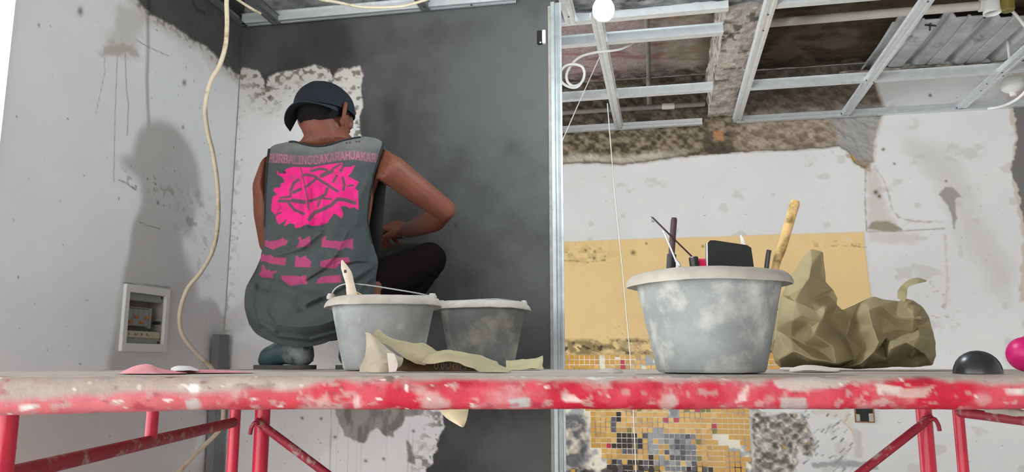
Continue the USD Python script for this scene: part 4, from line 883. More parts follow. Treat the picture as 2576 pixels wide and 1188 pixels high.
t = tool('plastering_float', 'black plastering float standing upright in the tool bucket', 'plastering float', 1835, 690, YB)
o = [(1780, 612), (1786, 605), (1800, 605), (1880, 617), (1890, 624), (1899, 690), (1899, 740), (1782, 740)]
vf_, vb_ = at(np.array([p_[0] for p_ in o]), np.array([p_[1] for p_ in o]), YB - 0.006), at(np.array([p_[0] for p_ in o]), np.array([p_[1] for p_ in o]), YB + 0.010)
n_ = len(o); tri = [(0, k, k + 1) for k in range(1, n_ - 1)]
side = [(k, (k + 1) % n_, (k + 1) % n_ + n_) for k in range(n_)] + [(k, (k + 1) % n_ + n_, k + n_) for k in range(n_)]
part(t, 'board', (np.vstack([vf_, vb_]), np.array([tr[::-1] for tr in tri] + [tuple(x + n_ for x in tr) for tr in tri] + side)), m_black, 20)
part(t, 'edge_strip', cat(tube(at(np.array([1780, 1780]), np.array([612, 735]), YB), 0.0042, 8)), m_steelblade, label='grey worn edge')
part(t, 'back_grip', tube(smooth_path([at(1815, 660, YB + 0.01), at(1815, 660, YB + 0.04), at(1865, 665, YB + 0.04), at(1865, 665, YB + 0.01)], 6), 0.007, 10), m_black, 40)
t = tool('chisel', 'short thin black rod between the float and the yellow handle', 'chisel', 1930, 690, YB + 0.01)
part(t, 'rod', tube(smooth_path(at(np.array([1935, 1932, 1927, 1925]), np.array([630, 645, 690, 740]), YB + 0.01), 5), 0.0045, 12), m_blackrub, 40)
part(t, 'tip', tube(at(np.array([1925, 1923]), np.array([740, 800]), YB + 0.01), [0.0045, 0.002], 8), m_steelblade, 40)
t = tool('hammer', 'yellow-stained wooden tool handle sticking out of the bucket at right', 'hammer', 1950, 690, YB + 0.02)
hx, hy = np.array([2001, 1990, 1978, 1966, 1955, 1947, 1938]), np.array([506, 545, 585, 625, 655, 690, 740])
part(t, 'handle', tube(smooth_path(at(hx, hy, YB + 0.02), 6), np.interp(np.linspace(0, 1, 37), [0, .02, .1, .5, .8, 1], [.0078, .0095, .0090, .0088, .0068, .0068]), 18), m_yellowwood, 40)
part(t, 'head', box(at(1934, 770, YB + 0.02), (0.03, 0.02, 0.025), chamfer=0.004), m_steelblade)
t = tool('plastic_tie', 'small clear plastic strip poking up behind the black float', 'plastic tie', 1870, 620, YB + 0.03)
part(t, 'strip', sheet([[at(1861, 592, YB + .03), at(1865, 592, YB + .03)], [at(1863, 604, YB + .03), at(1872, 604, YB + .03)], [at(1868, 640, YB + .03), at(1882, 640, YB + .03)]], 5), m_whitefilm, True)

# paint brush in the second bucket
YP = 1.90
t = Thing('paint_brush', 'old wooden paint brush standing handle-up in the mortar bucket', 'paint brush', at(880, 760, YP))
xs_, ys_ = np.array([860, 866, 874, 880, 884, 890, 896]), np.array([655, 672, 690, 712, 735, 765, 800]); wd = np.array([0.002, 0.0085, 0.0115, 0.0105, 0.0125, 0.016, 0.016])
pp = smooth_path(at(xs_, ys_, YP), 6); part(t, 'handle', tube(pp, np.interp(np.linspace(0, 1, len(pp)), np.linspace(0, 1, 7), wd), 18, squash=(0.5, 1)), M('worn_brush_wood', lin(206, 192, 176), rough=0.7, var=0.12, scale=40, second=(lin(180, 80, 74), 0.66, 26.0, 0.05)), 40)
part(t, 'hanging_hole', lathe([(0, -0.0005), (0.0042, -0.0005), (0.0042, 0.001), (0, 0.001)], 16, (0, 0, 0)) if False else box(at(868, 683, YP - 0.0066), (0.0058, 0.002, 0.0075), chamfer=0.0009), m_screw)
part(t, 'ferrule', box(at(899, 812, YP), (0.04, 0.016, 0.03), chamfer=0.003), m_galv)
t = Thing('wooden_stick', 'short pale stick leaning on the rim behind the paint brush', 'stick', at(905, 745, YP + 0.02))
part(t, 'stick', tube(at(np.array([893, 904, 930]), np.array([736, 742, 758]), YP + 0.02), 0.0045, 10), m_yellowwood, 40)

# ================================================================== PAPER, BAG, BALLS, SCRAPS
YG = 1.93
ol = [(2040, 624), (2073, 632), (2076, 705), (2096, 728), (2107, 752), (2106, 766), (2121, 779), (2160, 762), (2200, 746), (2222, 752), (2262, 757), (2274, 748), (2296, 752), (2322, 772), (2340, 798), (2350, 835), (2357, 862), (2357, 895), (2348, 922), (2310, 926), (2240, 926), (2170, 928), (2110, 926), (2030, 926), (1965, 928), (1948, 912), (1944, 884), (1950, 830), (1954, 790), (1966, 742), (1984, 700), (2003, 676), (2020, 645)]
ol = [(x, y, YG) for x, y in ol]
fp = [(2044, 664, -.03), (2036, 700, -.055), (2004, 702, -.02), (2024, 716, -.075), (2062, 690, .0), (2066, 735, -.035), (1984, 740, -.05), (1968, 790, -.05), (1992, 806, -.105), (2016, 792, -.10), (2000, 760, -.06), (2040, 760, -.05), (2076, 778, -.095), (2064, 806, -.10), (2030, 812, -.09), (2050, 842, -.125), (2095, 870, -.12), (1988, 850, -.045), (2020, 866, -.055), (2060, 880, -.07), (1970, 870, -.07), (1960, 905, -.075), (1996, 885, -.11), (2050, 906, -.13), (2106, 915, -.12), (2090, 800, -.02), (2080, 745, .0), (2100, 830, -.012), (2130, 850, -.01), (2140, 810, .0), (2150, 785, -.015), (2168, 790, -.06), (2180, 768, -.06), (2186, 780, -.095), (2196, 820, -.10), (2210, 862, -.135), (2170, 880, -.05), (2150, 905, -.06), (2165, 918, -.12), (2195, 888, -.11), (2216, 770, -.06), (2220, 800, -.03), (2218, 840, -.05), (2232, 848, -.075), (2312, 846, -.125), (2300, 874, -.15), (2240, 880, -.155), (2222, 872, -.05), (2238, 862, -.12), (2280, 862, -.145), (2250, 795, -.05), (2262, 830, -.03), (2300, 800, -.06), (2296, 836, -.045), (2312, 820, -.02), (2320, 800, -.065), (2330, 850, -.07), (2325, 890, -.06), (2336, 905, -.05), (2260, 898, -.05), (2290, 905, -.03), (2310, 890, -.02), (2230, 908, -.07), (2300, 770, -.045), (2272, 765, -.02)]
fp = [(x, y, YG + d) for x, y, d in fp]
bg = Thing('paper_bag', 'crumpled empty brown paper cement bag beside the tool bucket', 'paper bag', at(2150, 925, YG) * [1, 1, 0] + [0, 0, DECK])
part(bg, 'sack', pillow(fp, ol, lambda q: YG + 0.5 * (YG - q[:, 2]) + 0.03, 3, 0.0022, 151), m_bag, 18)
part(bg, 'torn_tail', sheet([[at(2258, 752, YG - .03), at(2276, 760, YG - .05)], [at(2258, 732, YG - .02), at(2282, 742, YG - .04)], [at(2268, 718, YG), at(2282, 724, YG - .02)], [at(2286, 703, YG - .0), at(2296, 716, YG - .03)], [at(2308, 698, YG - .01), at(2312, 712, YG - .04)], [at(2332, 705, YG - .02), at(2331, 708, YG - .03)]], 8, 0.006, 3), m_bag, True)

tp = Thing('torn_paper', 'torn cream cement-bag paper lying in front of the two mortar buckets', 'paper', at(1090, 935, 1.6) * [1, 1, 0] + [0, 0, DECK])
def flap(pts_rows, col, seed, noise_=0.014, n=10, label=None, name='flap'):
    v, f = sheet([[at(x, y, Y) for x, y, Y in r] for r in pts_rows], n, noise_, seed)
    v[:, 2] = np.maximum(v[:, 2], DECK + 0.0006)
    cc = np.tile(np.asarray(col), (len(v), 1)); m_ = sst(0.4, 0.65, fbm(v, 30, 4, seed))[:, None] * 0.35
    part(tp, name, (v, f), m_paper, True, label, cc * (1 - m_) + m_ * np.asarray(col) * 0.72)
flap([[(918, 838, 1.62), (930, 842, 1.60), (946, 852, 1.58)], [(920, 880, 1.57), (950, 885, 1.52), (990, 895, 1.52)], [(908, 920, 1.53), (950, 915, 1.47), (1014, 905, 1.49)], [(902, 941, 1.50), (950, 941, 1.45), (992, 941, 1.46)]], lin(180, 168, 148), 161)
flap([[(930, 850, 1.62), (945, 828, 1.66), (956, 836, 1.68)], [(966, 866, 1.60), (975, 852, 1.66), (985, 852, 1.70)], [(1005, 892, 1.58), (1030, 872, 1.62), (1035, 862, 1.70)], [(1035, 910, 1.57), (1065, 888, 1.60), (1070, 866, 1.70)], [(1070, 918, 1.57), (1092, 898, 1.60), (1106, 890, 1.68)]], lin(184, 170, 138), 162)
flap([[(1060, 915, 1.56), (1082, 896, 1.58), (1110, 888, 1.66)], [(1092, 916, 1.54), (1108, 898, 1.57), (1145, 886, 1.66)], [(1135, 912, 1.53), (1142, 899, 1.58), (1188, 890, 1.66)], [(1180, 925, 1.50), (1200, 908, 1.56), (1240, 908, 1.64)], [(1215, 940, 1.48), (1245, 926, 1.54), (1262, 920, 1.60)], [(1222, 944, 1.46), (1270, 942, 1.48), (1288, 930, 1.56)]], lin(186, 172, 140), 163)
flap([[(1015, 900, 1.60), (1060, 905, 1.62), (1130, 900, 1.62)], [(1010, 920, 1.60), (1070, 922, 1.62), (1160, 918, 1.62)], [(985, 938, 1.56), (1090, 938, 1.58), (1208, 939, 1.56)]], lin(132, 104, 84), 164, label='brown printed inner face of the paper', name='inner_face')
flap([[(974, 888, 1.475), (992, 890, 1.475)], [(976, 915, 1.455), (1000, 915, 1.455)], [(978, 938, 1.44), (996, 936, 1.44)]], lin(224, 212, 206), 165, 0.003)
for k, (x, y, w_x) in enumerate(((1098, 920, 9), (1114, 920, 7), (1128, 919, 12), (1146, 922, 12), (1165, 925, 14))):
    a = np.linspace(0, 2 * np.pi, 16); part(tp, 'printed_letter', tube([at(x + w_x * 0.5 * math.cos(q_), y + 8 * math.sin(q_), 1.545) for q_ in a], 0.0012, 5), m_ink, 60)
sp_ = Thing('torn_paper', 'small torn paper scrap lying right of the mortar buckets', 'paper', at(1320, 928, 2.1) * [1, 1, 0] + [0, 0, DECK])
v, f = sheet([[at(1270, 930, 2.0), at(1310, 932, 1.98), at(1350, 930, 1.98), at(1368, 930, 2.0)], [at(1274, 906, 2.06), at(1310, 905, 2.06), at(1345, 902, 2.04), at(1366, 900, 2.05)], [at(1290, 915, 2.14), at(1320, 912, 2.14), at(1352, 914, 2.14), at(1366, 906, 2.12)]], 8, 0.02, 171); v[:, 2] = np.maximum(v[:, 2], DECK + 0.0005)
part(sp_, 'scrap', (v, f), m_paper, True, None, np.tile(lin(190, 178, 142), (len(v), 1)))
hp_ = Thing('torn_paper', 'cream paper scrap hanging below the front rail', 'paper', at(1145, 1040, 1.2))
v, f = sheet([[at(1095, 1020, 1.17), at(1140, 1018, 1.172), at(1180, 1018, 1.17)], [at(1114, 1042, 1.185), at(1140, 1044, 1.18), at(1178, 1036, 1.185)], [at(1130, 1056, 1.19), at(1150, 1060, 1.185), at(1174, 1056, 1.19)], [at(1158, 1074, 1.185), at(1164, 1076, 1.185), at(1168, 1073, 1.19)]], 8, 0.004, 172)
part(hp_, 'scrap', (v, f), m_paper, True, None, np.tile(lin(212, 200, 168), (len(v), 1)))
wf = Thing('paper_strip', 'white curled paper strip in front of the brown paper bag', 'paper', at(2045, 930, 1.6) * [1, 1, 0] + [0, 0, DECK])
v, f = sheet([[at(1985, 934, 1.56), at(2030, 932, 1.54), at(2070, 934, 1.53), at(2105, 935, 1.54)], [at(1990, 926, 1.62), at(2020, 919, 1.62), at(2070, 922, 1.62), at(2112, 932, 1.6)], [at(1995, 930, 1.70), at(2040, 928, 1.70), at(2080, 930, 1.70), at(2110, 931, 1.66)]], 8, 0.003, 173); v[:, 2] = np.maximum(v[:, 2], DECK + 0.0005)
part(wf, 'strip', (v, f), m_paper, True, None, np.tile(lin(224, 214, 206), (len(v), 1)))
ml = Thing('mortar_lump', 'small flat whitish mortar blob on the deck left of the tool bucket', 'mortar lump', at(1536, 930, 1.6) * [1, 1, 0] + [0, 0, DECK])
mc = at(1536, 930, 1.5) * [1, 1, 0] + [0, 0, DECK]; v, f = lathe([(0, 0.009), (0.010, 0.008), (0.018, 0.005), (0.026, 0)], 24, mc); part(ml, 'blob', (v + (fbm(v, 60, 3) - 0.5)[:, None] * 0.004, f[:, ::-1]), m_lip, True)

cup = Thing('rubber_bowl', 'black rubber half-ball bowl upside down near the right end', 'rubber bowl', at(2460, 937, 1.33) * [1, 1, 0] + [0, 0, DECK])
cc_ = at(2460, 937, 1.33) * [1, 1, 0] + [0, 0, DECK]; R_ = 0.0375
part(cup, 'dome', lathe([(0, R_ * 1.03), (R_ * 0.25, R_ * 1.0), (R_ * 0.48, R_ * 0.90), (R_ * 0.68, R_ * 0.76), (R_ * 0.84, R_ * 0.56), (R_ * 0.95, R_ * 0.32), (R_, R_ * 0.1), (R_, 0), (R_ * 0.9, 0), (0, 0.002)], 48, cc_), m_blackrub, 60)
part(cup, 'mould_seam', tube([cc_ + np.array([R_ * 1.001 * math.sin(a) * 0.7, -R_ * 1.001 * math.sin(a) * 0.71, R_ * 1.015 * math.cos(a) ** 0.9]) for a in np.linspace(0.0, 1.45, 24)], 0.0006, 6), m_blackrub, 60)
bp = at(2580, 891, 1.62); bp[2] = DECK + 0.0355
ball = Thing('rubber_ball', 'bright magenta ball cut off by the right picture edge', 'ball', bp * [1, 1, 0] + [0, 0, DECK])
part(ball, 'ball', trimesh.Trimesh(*as_vf(m3.Manifold.sphere(0.0355, 64).translate(bp.tolist()))), m_ball, True)
part(ball, 'valve', lathe([(0, -0.0005), (0.003, 0), (0.003, 0.002), (0, 0.0025)], 12, bp + [0, 0, 0.0345]), m_ball, 40)

pk = Thing('plastic_sheet', 'dusty pink plastic sheet humped at the left end of the deck', 'plastic sheet', at(400, 940, 1.35) * [1, 1, 0] + [0, 0, DECK])
v, f = sheet([[at(290, 948, 1.30), at(330, 945, 1.27), at(380, 945, 1.26), at(430, 946, 1.27), at(480, 944, 1.30)], [at(300, 940, 1.33), at(335, 922, 1.33), at(372, 917, 1.33), at(405, 928, 1.33), at(470, 938, 1.35)], [at(330, 942, 1.42), at(350, 936, 1.42), at(380, 934, 1.42), at(420, 936, 1.42), at(470, 938, 1.42)]], 8, 0.004, 181); v[:, 2] = np.maximum(v[:, 2], DECK + 0.0005)
part(pk, 'hump', (v, f), m_pinkplast, True)
v, f = sheet([[at(428, 944, 1.36), at(500, 943, 1.36), at(560, 942, 1.38), at(640, 940, 1.42)], [at(430, 930, 1.40), at(500, 930, 1.40), at(560, 931, 1.42), at(640, 936, 1.46)], [at(440, 938, 1.5), at(500, 938, 1.5), at(560, 937, 1.5), at(630, 937, 1.5)]], 8, 0.004, 182); v[:, 2] = np.maximum(v[:, 2], DECK + 0.0005)
part(pk, 'flat_end', (v, f), m_pinkplast, True)
cf = Thing('plastic_film', 'crumpled clear white plastic film on the pink sheet', 'plastic film', at(458, 930, 1.37))
v, f = sheet([[at(426, 938, 1.34), at(440, 935, 1.33), at(470, 934, 1.34), at(500, 936, 1.36)], [at(428, 926, 1.36), at(445, 922, 1.36), at(475, 923, 1.36), at(500, 932, 1.38)], [at(432, 932, 1.40), at(445, 930, 1.40), at(475, 930, 1.40), at(495, 932, 1.40)]], 8, 0.012, 183); v[:, 2] = np.maximum(v[:, 2], DECK + 0.004)
part(cf, 'film', (v, f), m_whitefilm, True)

# ================================================================== THE WORKER
def unit(a): a = np.asarray(a, float); return a / np.linalg.norm(a)


def J(px_, py_, Y, r): return (at(px_, py_, Y), r)


def hand(W, fdir, n, thumb, curl=(0.5, 0.9, 0.7), r=0.0088):
    """Bones of a hand: palm, four fingers of different lengths bent towards the palm normal n, and a thumb from the palm's side."""
    f = unit(fdir); n = unit(n - f * (np.asarray(n) @ f)); s = np.cross(n, f) * thumb; out = []
    pal = [(W + s * a * 0.024, 0.014) for a in (-0.8, 0.8)] + [(W + f * 0.088 + s * a * 0.033, 0.0118) for a in (-1, 1)]
    out.append(m3.Manifold.batch_hull([sphere_m(p, q, 16) for p, q in pal]))
    for k, (o, L) in enumerate(((0.034, (0.042, 0.026, 0.021)), (0.0115, (0.046, 0.030, 0.023)), (-0.011, (0.043, 0.028, 0.022)), (-0.033, (0.034, 0.021, 0.019)))):
        p = W + f * (0.088 - 0.004 * abs(k - 1)) + s * o; js = [(p - f * 0.012, r * 1.1)]; a = 0.0; d = f + s * (o * 2.2)
        for q in range(3):
            a += curl[q] * (1 + 0.06 * k); dd = unit(d * math.cos(a) + n * math.sin(a)); p = p + dd * L[q]; js.append((p, r * (1.0 - 0.08 * (q + 1))))
        out += hull_chain(js)
    p = W + f * 0.022 + s * 0.028; d1 = unit(s * 0.75 + f * 0.75 + n * 0.35); d2 = unit(s * 0.25 + f * 0.95 + n * 0.55); d3 = unit(f * 0.9 + n * 0.7 - s * 0.1)
    out += hull_chain([(p, 0.0145), (p + d1 * 0.036, 0.0115), (p + d1 * 0.036 + d2 * 0.032, 0.0098), (p + d1 * 0.036 + d2 * 0.032 + d3 * 0.026, 0.0082)])
    return out


HC = at(819, 280, 2.335)                                    # centre of the skull
FD = unit([0.47, 0.87, -0.13]); RD = unit(np.cross(FD, [0, 0, 1])); UD = np.cross(RD, FD)


def H(f, r, u): return HC + FD * f + RD * r + UD * u


man = Thing('person', 'person in a dark cap and grey sleeveless shirt squatting and plastering, back turned', 'person', at(790, 930, 2.33) * [1, 1, 0] + [0, 0, DECK])
B = []
sp = lambda p, r: sphere_m(p, r, 24)
hullS = lambda *js: m3.Manifold.batch_hull([sp(p, r) for p, r in js])
chestL, chestR = J(742, 470, 2.335, .088), J(872, 465, 2.335, .088); midL, midR = J(752, 610, 2.31, .084), J(850, 612, 2.31, .084)
hipL, hipR = J(716, 765, 2.245, .104), J(822, 772, 2.25, .100)
B += [hullS(chestL, chestR, midL, midR), hullS(midL, midR, hipL, hipR), hullS(chestL, chestR, J(690, 425, 2.325, .045), J(935, 402, 2.315, .045), J(770, 385, 2.32, .04), J(872, 376, 2.32, .04)), hullS(J(722, 400, 2.325, .036), J(690, 425, 2.325, .045), J(770, 385, 2.32, .036)), hullS(J(918, 384, 2.318, .033), J(938, 402, 2.31, .045), J(872, 376, 2.32, .038)),
      hullS(J(772, 380, 2.322, .034), J(872, 372, 2.322, .034), J(822, 338, 2.325, .052)), hullS(J(822, 345, 2.325, .056), (H(-0.015, 0, -0.055), 0.058))]
# skull, jaw, face
B += [hullS((H(-0.014, 0, 0.008), 0.070), (H(0.022, 0, 0.018), 0.062), (H(0.02, 0.012, -0.03), 0.056), (H(0.02, -0.012, -0.03), 0.056)),
      hullS((H(0.045, 0.026, -0.050), 0.030), (H(0.045, -0.026, -0.050), 0.030), (H(0.082, 0, -0.088), 0.020), (H(0.0, 0.045, -0.055), 0.022), (H(0.0, -0.045, -0.055), 0.022)),
      hullS((H(0.089, 0, 0.018), 0.008), (H(0.108, 0, -0.022), 0.0105), (H(0.094, 0.012, -0.026), 0.008), (H(0.094, -0.012, -0.026), 0.008)),
      hullS((H(0.088, 0.020, -0.052), 0.006), (H(0.096, 0, -0.050), 0.0075), (H(0.088, -0.020, -0.052), 0.006)), hullS((H(0.087, 0.017, -0.061), 0.006), (H(0.094, 0, -0.062), 0.008), (H(0.087, -0.017, -0.061), 0.006)),
      hullS((H(0.083, 0.04, 0.024), 0.009), (H(0.09, 0.01, 0.020), 0.009)), hullS((H(0.083, -0.04, 0.024), 0.009), (H(0.09, -0.01, 0.020), 0.009)), hullS((H(0.062, 0.04, -0.02), 0.018), (H(0.062, 0.045, -0.03), 0.014)), hullS((H(0.062, -0.04, -0.02), 0.018), (H(0.062, -0.045, -0.03), 0.014))]
for s in (-1, 1):                                           # ears: a rim round a shallow shell
    ear = [H(0.004 - 0.014 * t_, s * (0.076 + 0.012 * t_), z_) for t_, z_ in ((0.0, 0.010), (0.6, 0.026), (1.2, 0.024), (1.5, 0.008), (1.2, -0.010), (0.6, -0.026), (0.1, -0.034))]; ear = [p_ - UD * 0.020 for p_ in ear]
    B += hull_chain([(p, 0.0062) for p in ear]); B.append(hullS((ear[0], .005), (ear[2], .004), (ear[4], .004), (ear[5], .005)))
# arms
SR = [J(938, 402, 2.31, .047), J(985, 428, 2.32, .0475), J(1050, 478, 2.37, .043), J(1117, 528, 2.43, .0365)]
FR = [J(1117, 528, 2.43, .0365), J(1092, 553, 2.50, .040), J(1050, 572, 2.60, .031), J(1022, 580, 2.675, .025)]
SL = [J(690, 428, 2.325, .046), J(674, 470, 2.335, .0455), J(672, 540, 2.36, .040), J(680, 612, 2.395, .034)]
FL = [J(680, 612, 2.395, .034), J(704, 630, 2.47, .036), J(738, 640, 2.58, .027), J(750, 642, 2.63, .023)]
for ch in (SR, FR, SL, FL): B += hull_chain(ch)
WR, WL = FR[-1][0], FL[-1][0]
B += hand(WR, (-0.62, 0.55, 0.25), (-0.25, 0.75, -0.55), -1, (0.75, 0.95, 0.7))
B += hand(WL, (0.3, 0.9, 0.1), (0.1, -0.2, 1.0), -1, (0.35, 0.5, 0.4))
# legs inside the trousers, ankles and feet inside the clogs
LR = [J(845, 775, 2.255, .082), J(960, 712, 2.39, .066), J(1076, 655, 2.51, .050)]; CR = [J(1076, 655, 2.51, .050), J(1010, 740, 2.49, .050), J(908, 880, 2.43, .034), J(905, 900, 2.43, .034)]
LL = [J(705, 775, 2.255, .082), J(712, 712, 2.46, .066), J(722, 655, 2.66, .050)]; CL = [J(722, 655, 2.66, .050), J(735, 750, 2.58, .050), J(754, 872, 2.42, .033), J(750, 895, 2.41, .034)]
for ch in (LR, CR, LL, CL): B += hull_chain(ch)
B += hull_chain([J(765, 905, 2.40, .028), J(715, 908, 2.41, .027), J(680, 914, 2.42, .020)]) + hull_chain([J(880, 905, 2.41, .028), J(930, 908, 2.46, .027), J(958, 914, 2.49, .020)])
# sleeveless shirt: back and front panels
def curve(pts, n):
    p = np.asarray(pts, float); q = smooth_path(p, 12); d = np.r_[0, np.cumsum(np.linalg.norm(np.diff(q, axis=0), axis=1))]; t = np.linspace(0, d[-1], n)
    return np.stack([np.interp(t, d, q[:, k]) for k in range(2)], -1)


def coons(top_, bot_, lef_, rig_, nu, nv):
    t, b, l, r = curve(top_, nu), curve(bot_, nu), curve(lef_, nv), curve(rig_, nv); u = np.linspace(0, 1, nu)[None, :, None]; v = np.linspace(0, 1, nv)[:, None, None]
    return (1 - v) * t[None] + v * b[None] + (1 - u) * l[:, None] + u * r[:, None] - ((1 - u) * (1 - v) * t[0] + u * (1 - v) * t[-1] + (1 - u) * v * b[0] + u * v * b[-1])


NU, NV = 330, 420
tops = [(676, 376), (688, 366), (710, 360), (738, 355), (765, 362), (797, 367), (830, 363), (865, 352), (905, 344), (930, 345), (950, 350), (968, 361)]
lefs = [(676, 376), (671, 420), (668, 480), (666, 540), (664, 600), (657, 640), (650, 680), (634, 702), (619, 724), (615, 770), (626, 815)]
rigs = [(968, 361), (955, 400), (941, 450), (931, 500), (927, 550), (933, 595), (943, 630), (951, 658), (947, 690), (944, 720), (938, 755), (925, 790)]
bots = [(626, 815), (645, 840), (680, 859), (715, 869), (765, 873), (810, 866), (845, 850), (875, 832), (905, 812), (925, 790)]
G = coons(tops, bots, lefs, rigs, NU, NV); U, V = np.meshgrid(np.linspace(0, 1, NU), np.linspace(0, 1, NV))
yc = np.interp(V, [0, .08, .25, .5, .65, .78, .9, 1], [2.285, 2.262, 2.225, 2.200, 2.165, 2.118, 2.100, 2.145]); er = np.interp(V, [0, .1, .3, .6, .8, 1], [.035, .05, .085, .115, .150, .13])
Yb = yc + er * np.abs(2 * U - 1) ** 2.6
gx, gy = G[..., 0].ravel(), G[..., 1].ravel()
disp = np.zeros_like(gx)
for pts, w_, a_ in (([(955, 657), (900, 655), (850, 662)], 6, .008), ([(950, 662), (890, 700), (840, 730), (770, 762)], 10, .014), ([(946, 690), (905, 725), (880, 790)], 8, .012), ([(872, 585), (845, 640), (815, 672), (770, 700)], 7, .010), ([(805, 585), (760, 622), (700, 640)], 8, .009), ([(700, 520), (675, 560), (668, 590)], 8, .008), ([(770, 440), (772, 500), (776, 565)], 7, .006), ([(800, 470), (812, 520), (806, 560)], 9, .006), ([(655, 700), (700, 715), (760, 740), (800, 745)], 10, .008), ([(640, 720), (632, 770), (648, 820)], 8, .009), ([(665, 740), (668, 790), (690, 830)], 9, .007), ([(930, 450), (905, 500), (900, 560)], 12, .007), ([(790, 367), (760, 400), (740, 420)], 12, .006), ([(860, 352), (850, 385), (820, 420)], 12, .006), ([(622, 790), (700, 845), (780, 855), (850, 835)], 5, .006)):
    d_ = seg_dist(gx, gy, pts); disp += 1.5 * a_ * np.exp(-(d_ / w_) ** 2) - 0.75 * a_ * np.exp(-(np.maximum(0, d_ - w_) / (2.2 * w_)) ** 2)
P0 = at(gx, gy, Yb.ravel()); disp += (fbm(P0, 14, 4, 9) - 0.5) * 0.014
edge_ = np.minimum(np.minimum(U, 1 - U) * 14, 1).ravel() * np.minimum(V.ravel() * 20, 1)
PB = at(gx, gy, Yb.ravel() - disp * edge_)
ftop = [(676, 376), (690, 369), (712, 366), (740, 372), (780, 400), (820, 405), (860, 392), (905, 360), (930, 352), (950, 352), (968, 361)]
flef = [(676, 376), (684, 430), (676, 500), (670, 580), (664, 650), (668, 700)]; frig = [(968, 361), (974, 430), (968, 500), (964, 560), (960, 620), (951, 656), (930, 700)]
G2 = coons(ftop, [(668, 700), (740, 720), (820, 722), (930, 700)], flef, frig, 90, 110); U2, V2 = np.meshgrid(np.linspace(0, 1, 90), np.linspace(0, 1, 110))
Yf = np.interp(V2, [0, .12, .4, .7, 1], [2.335, 2.400, 2.445, 2.440, 2.40]) - np.interp(V2, [0, .1, .4, 1], [.03, .05, .07, .085]) * np.abs(2 * U2 - 1) ** 2.4
Yf = (yc[0, 0] + er[0, 0] * np.abs(2 * U2 - 1) ** 2.6) * (1 - sst(0, .16, V2)) + Yf * sst(0, .16, V2)
PF = at(G2[..., 0].ravel(), G2[..., 1].ravel(), Yf.ravel()); PF = PF + (fbm(PF, 12, 3, 4) - 0.5)[:, None] * [0, 0.01, 0]

# the body keeps behind the back panel and inside the front one, wherever the shirt covers it
from scipy.interpolate import LinearNDInterpolator, NearestNDInterpolator
k_ = (np.arange(NV)[:, None] % 6 == 0) & (np.arange(NU)[None] % 6 == 0) | (np.arange(NV)[:, None] % 6 == 0) & ((np.arange(NU)[None] == 0) | (np.arange(NU)[None] == NU - 1))
PBs, gs = PB.reshape(NV, NU, 3)[k_], G[k_]
fitB, nearB = LinearNDInterpolator(gs, PBs[:, 1]), NearestNDInterpolator(gs, PBs[:, 1])
outline_ = [tuple(q_) for q_ in np.vstack([G[0, ::10], G[::10, -1], G[-1, ::-10], G[::-10, 0]])]


def tuck(v, gap, out=0.0016):
    x, y = pix(v); sd = sd_poly(x, y, outline_); Yr = fitB(x, y); Yr = np.where(np.isnan(Yr), nearB(x, y), Yr) + gap
    Yr = np.where(sd < 0, Yr, Yr - sd * out); m = (sd < 22) & (v[:, 1] < Yr)
    v = v.copy(); v[m] = at(x[m], y[m], Yr[m]); return v


body = fuse(B, 0.0085, 10)
bv_ = tuck(np.array(body.vertices), 0.010); bv_[:, 2] = np.maximum(bv_[:, 2], DECK + 0.022); body.vertices = bv_
bodyp = part(man, 'body', body, m_skin, True, 'bare brown arms, neck and head')
for s in (-1, 1):
    ey = part(bodyp, 'eye', trimesh.Trimesh(*as_vf(sphere_m(H(0.0805, s * 0.031, 0.004), 0.0115, 20))), m_eye, True)
    part(bodyp, 'iris', trimesh.Trimesh(*as_vf(sphere_m(H(0.0895, s * 0.031, 0.003), 0.0055, 14))), m_hair, True, 'dark iris')
# hair: a cap of hair from the brow to the nape
hr = sphere_m((0, 0, 0), 1.0, 64).scale([0.0985, 0.0795, 0.082])
hr = hr.trim_by_plane([-0.62, 0, 1.0], -0.024).trim_by_plane([-1.0, 0, 0.15], -0.062)
hv, hf = as_vf(hr.refine_to_length(0.006)); hw = HC + (hv[:, :1] - 0.006) * FD + hv[:, 1:2] * RD + (hv[:, 2:] - 0.002) * UD
hw = hw + (fbm(hw, 120, 3, 7) - 0.5)[:, None] * unit([0, -1, -0.4]) * 0.006
part(man, 'hair', (hw, hf), m_hair, 30, 'short black hair under the cap')
# cap worn backwards
cap_ = sphere_m((0, 0, 0), 1.0, 72).scale([0.105, 0.0865, 0.090]).trim_by_plane([-0.10, 0, 1.0], -0.008)
capi = sphere_m((0, 0, 0), 1.0, 72).scale([0.101, 0.0825, 0.086])
cv, cf = as_vf((cap_ - capi).refine_to_length(0.012)); 
CW = lambda q: HC + (q[:, :1] - 0.004) * FD + q[:, 1:2] * RD + (q[:, 2:] - 0.001 + 0.0) * UD
cp = part(man, 'cap', (CW(cv), cf), m_cap, 40, 'dark navy baseball cap worn backwards')
for a in np.linspace(0, math.pi, 4)[:-1]:
    th_ = np.linspace(0.12, math.pi - 0.12, 40); el_ = np.stack([0.1052 * np.cos(th_) * math.cos(a), 0.0867 * np.cos(th_) * math.sin(a), 0.0903 * np.sin(th_)], -1)
    part(cp, 'seam', tube(CW(el_), 0.0011, 6), m_capbrim, 60)
part(cp, 'button', trimesh.Trimesh(*as_vf(sphere_m(CW(np.array([[0, 0, 0.0905]]))[0], 0.006, 16))), m_capbrim, True)
bd_ = unit([-0.30, -0.95, 0]); bs_ = np.array([-bd_[1], bd_[0], 0]) * -1; rows = []
bz0 = CW(np.array([[-0.1, 0, -0.012]]))[0]; c0 = HC * [1, 1, 0] + [0, 0, bz0[2] - 0.004]
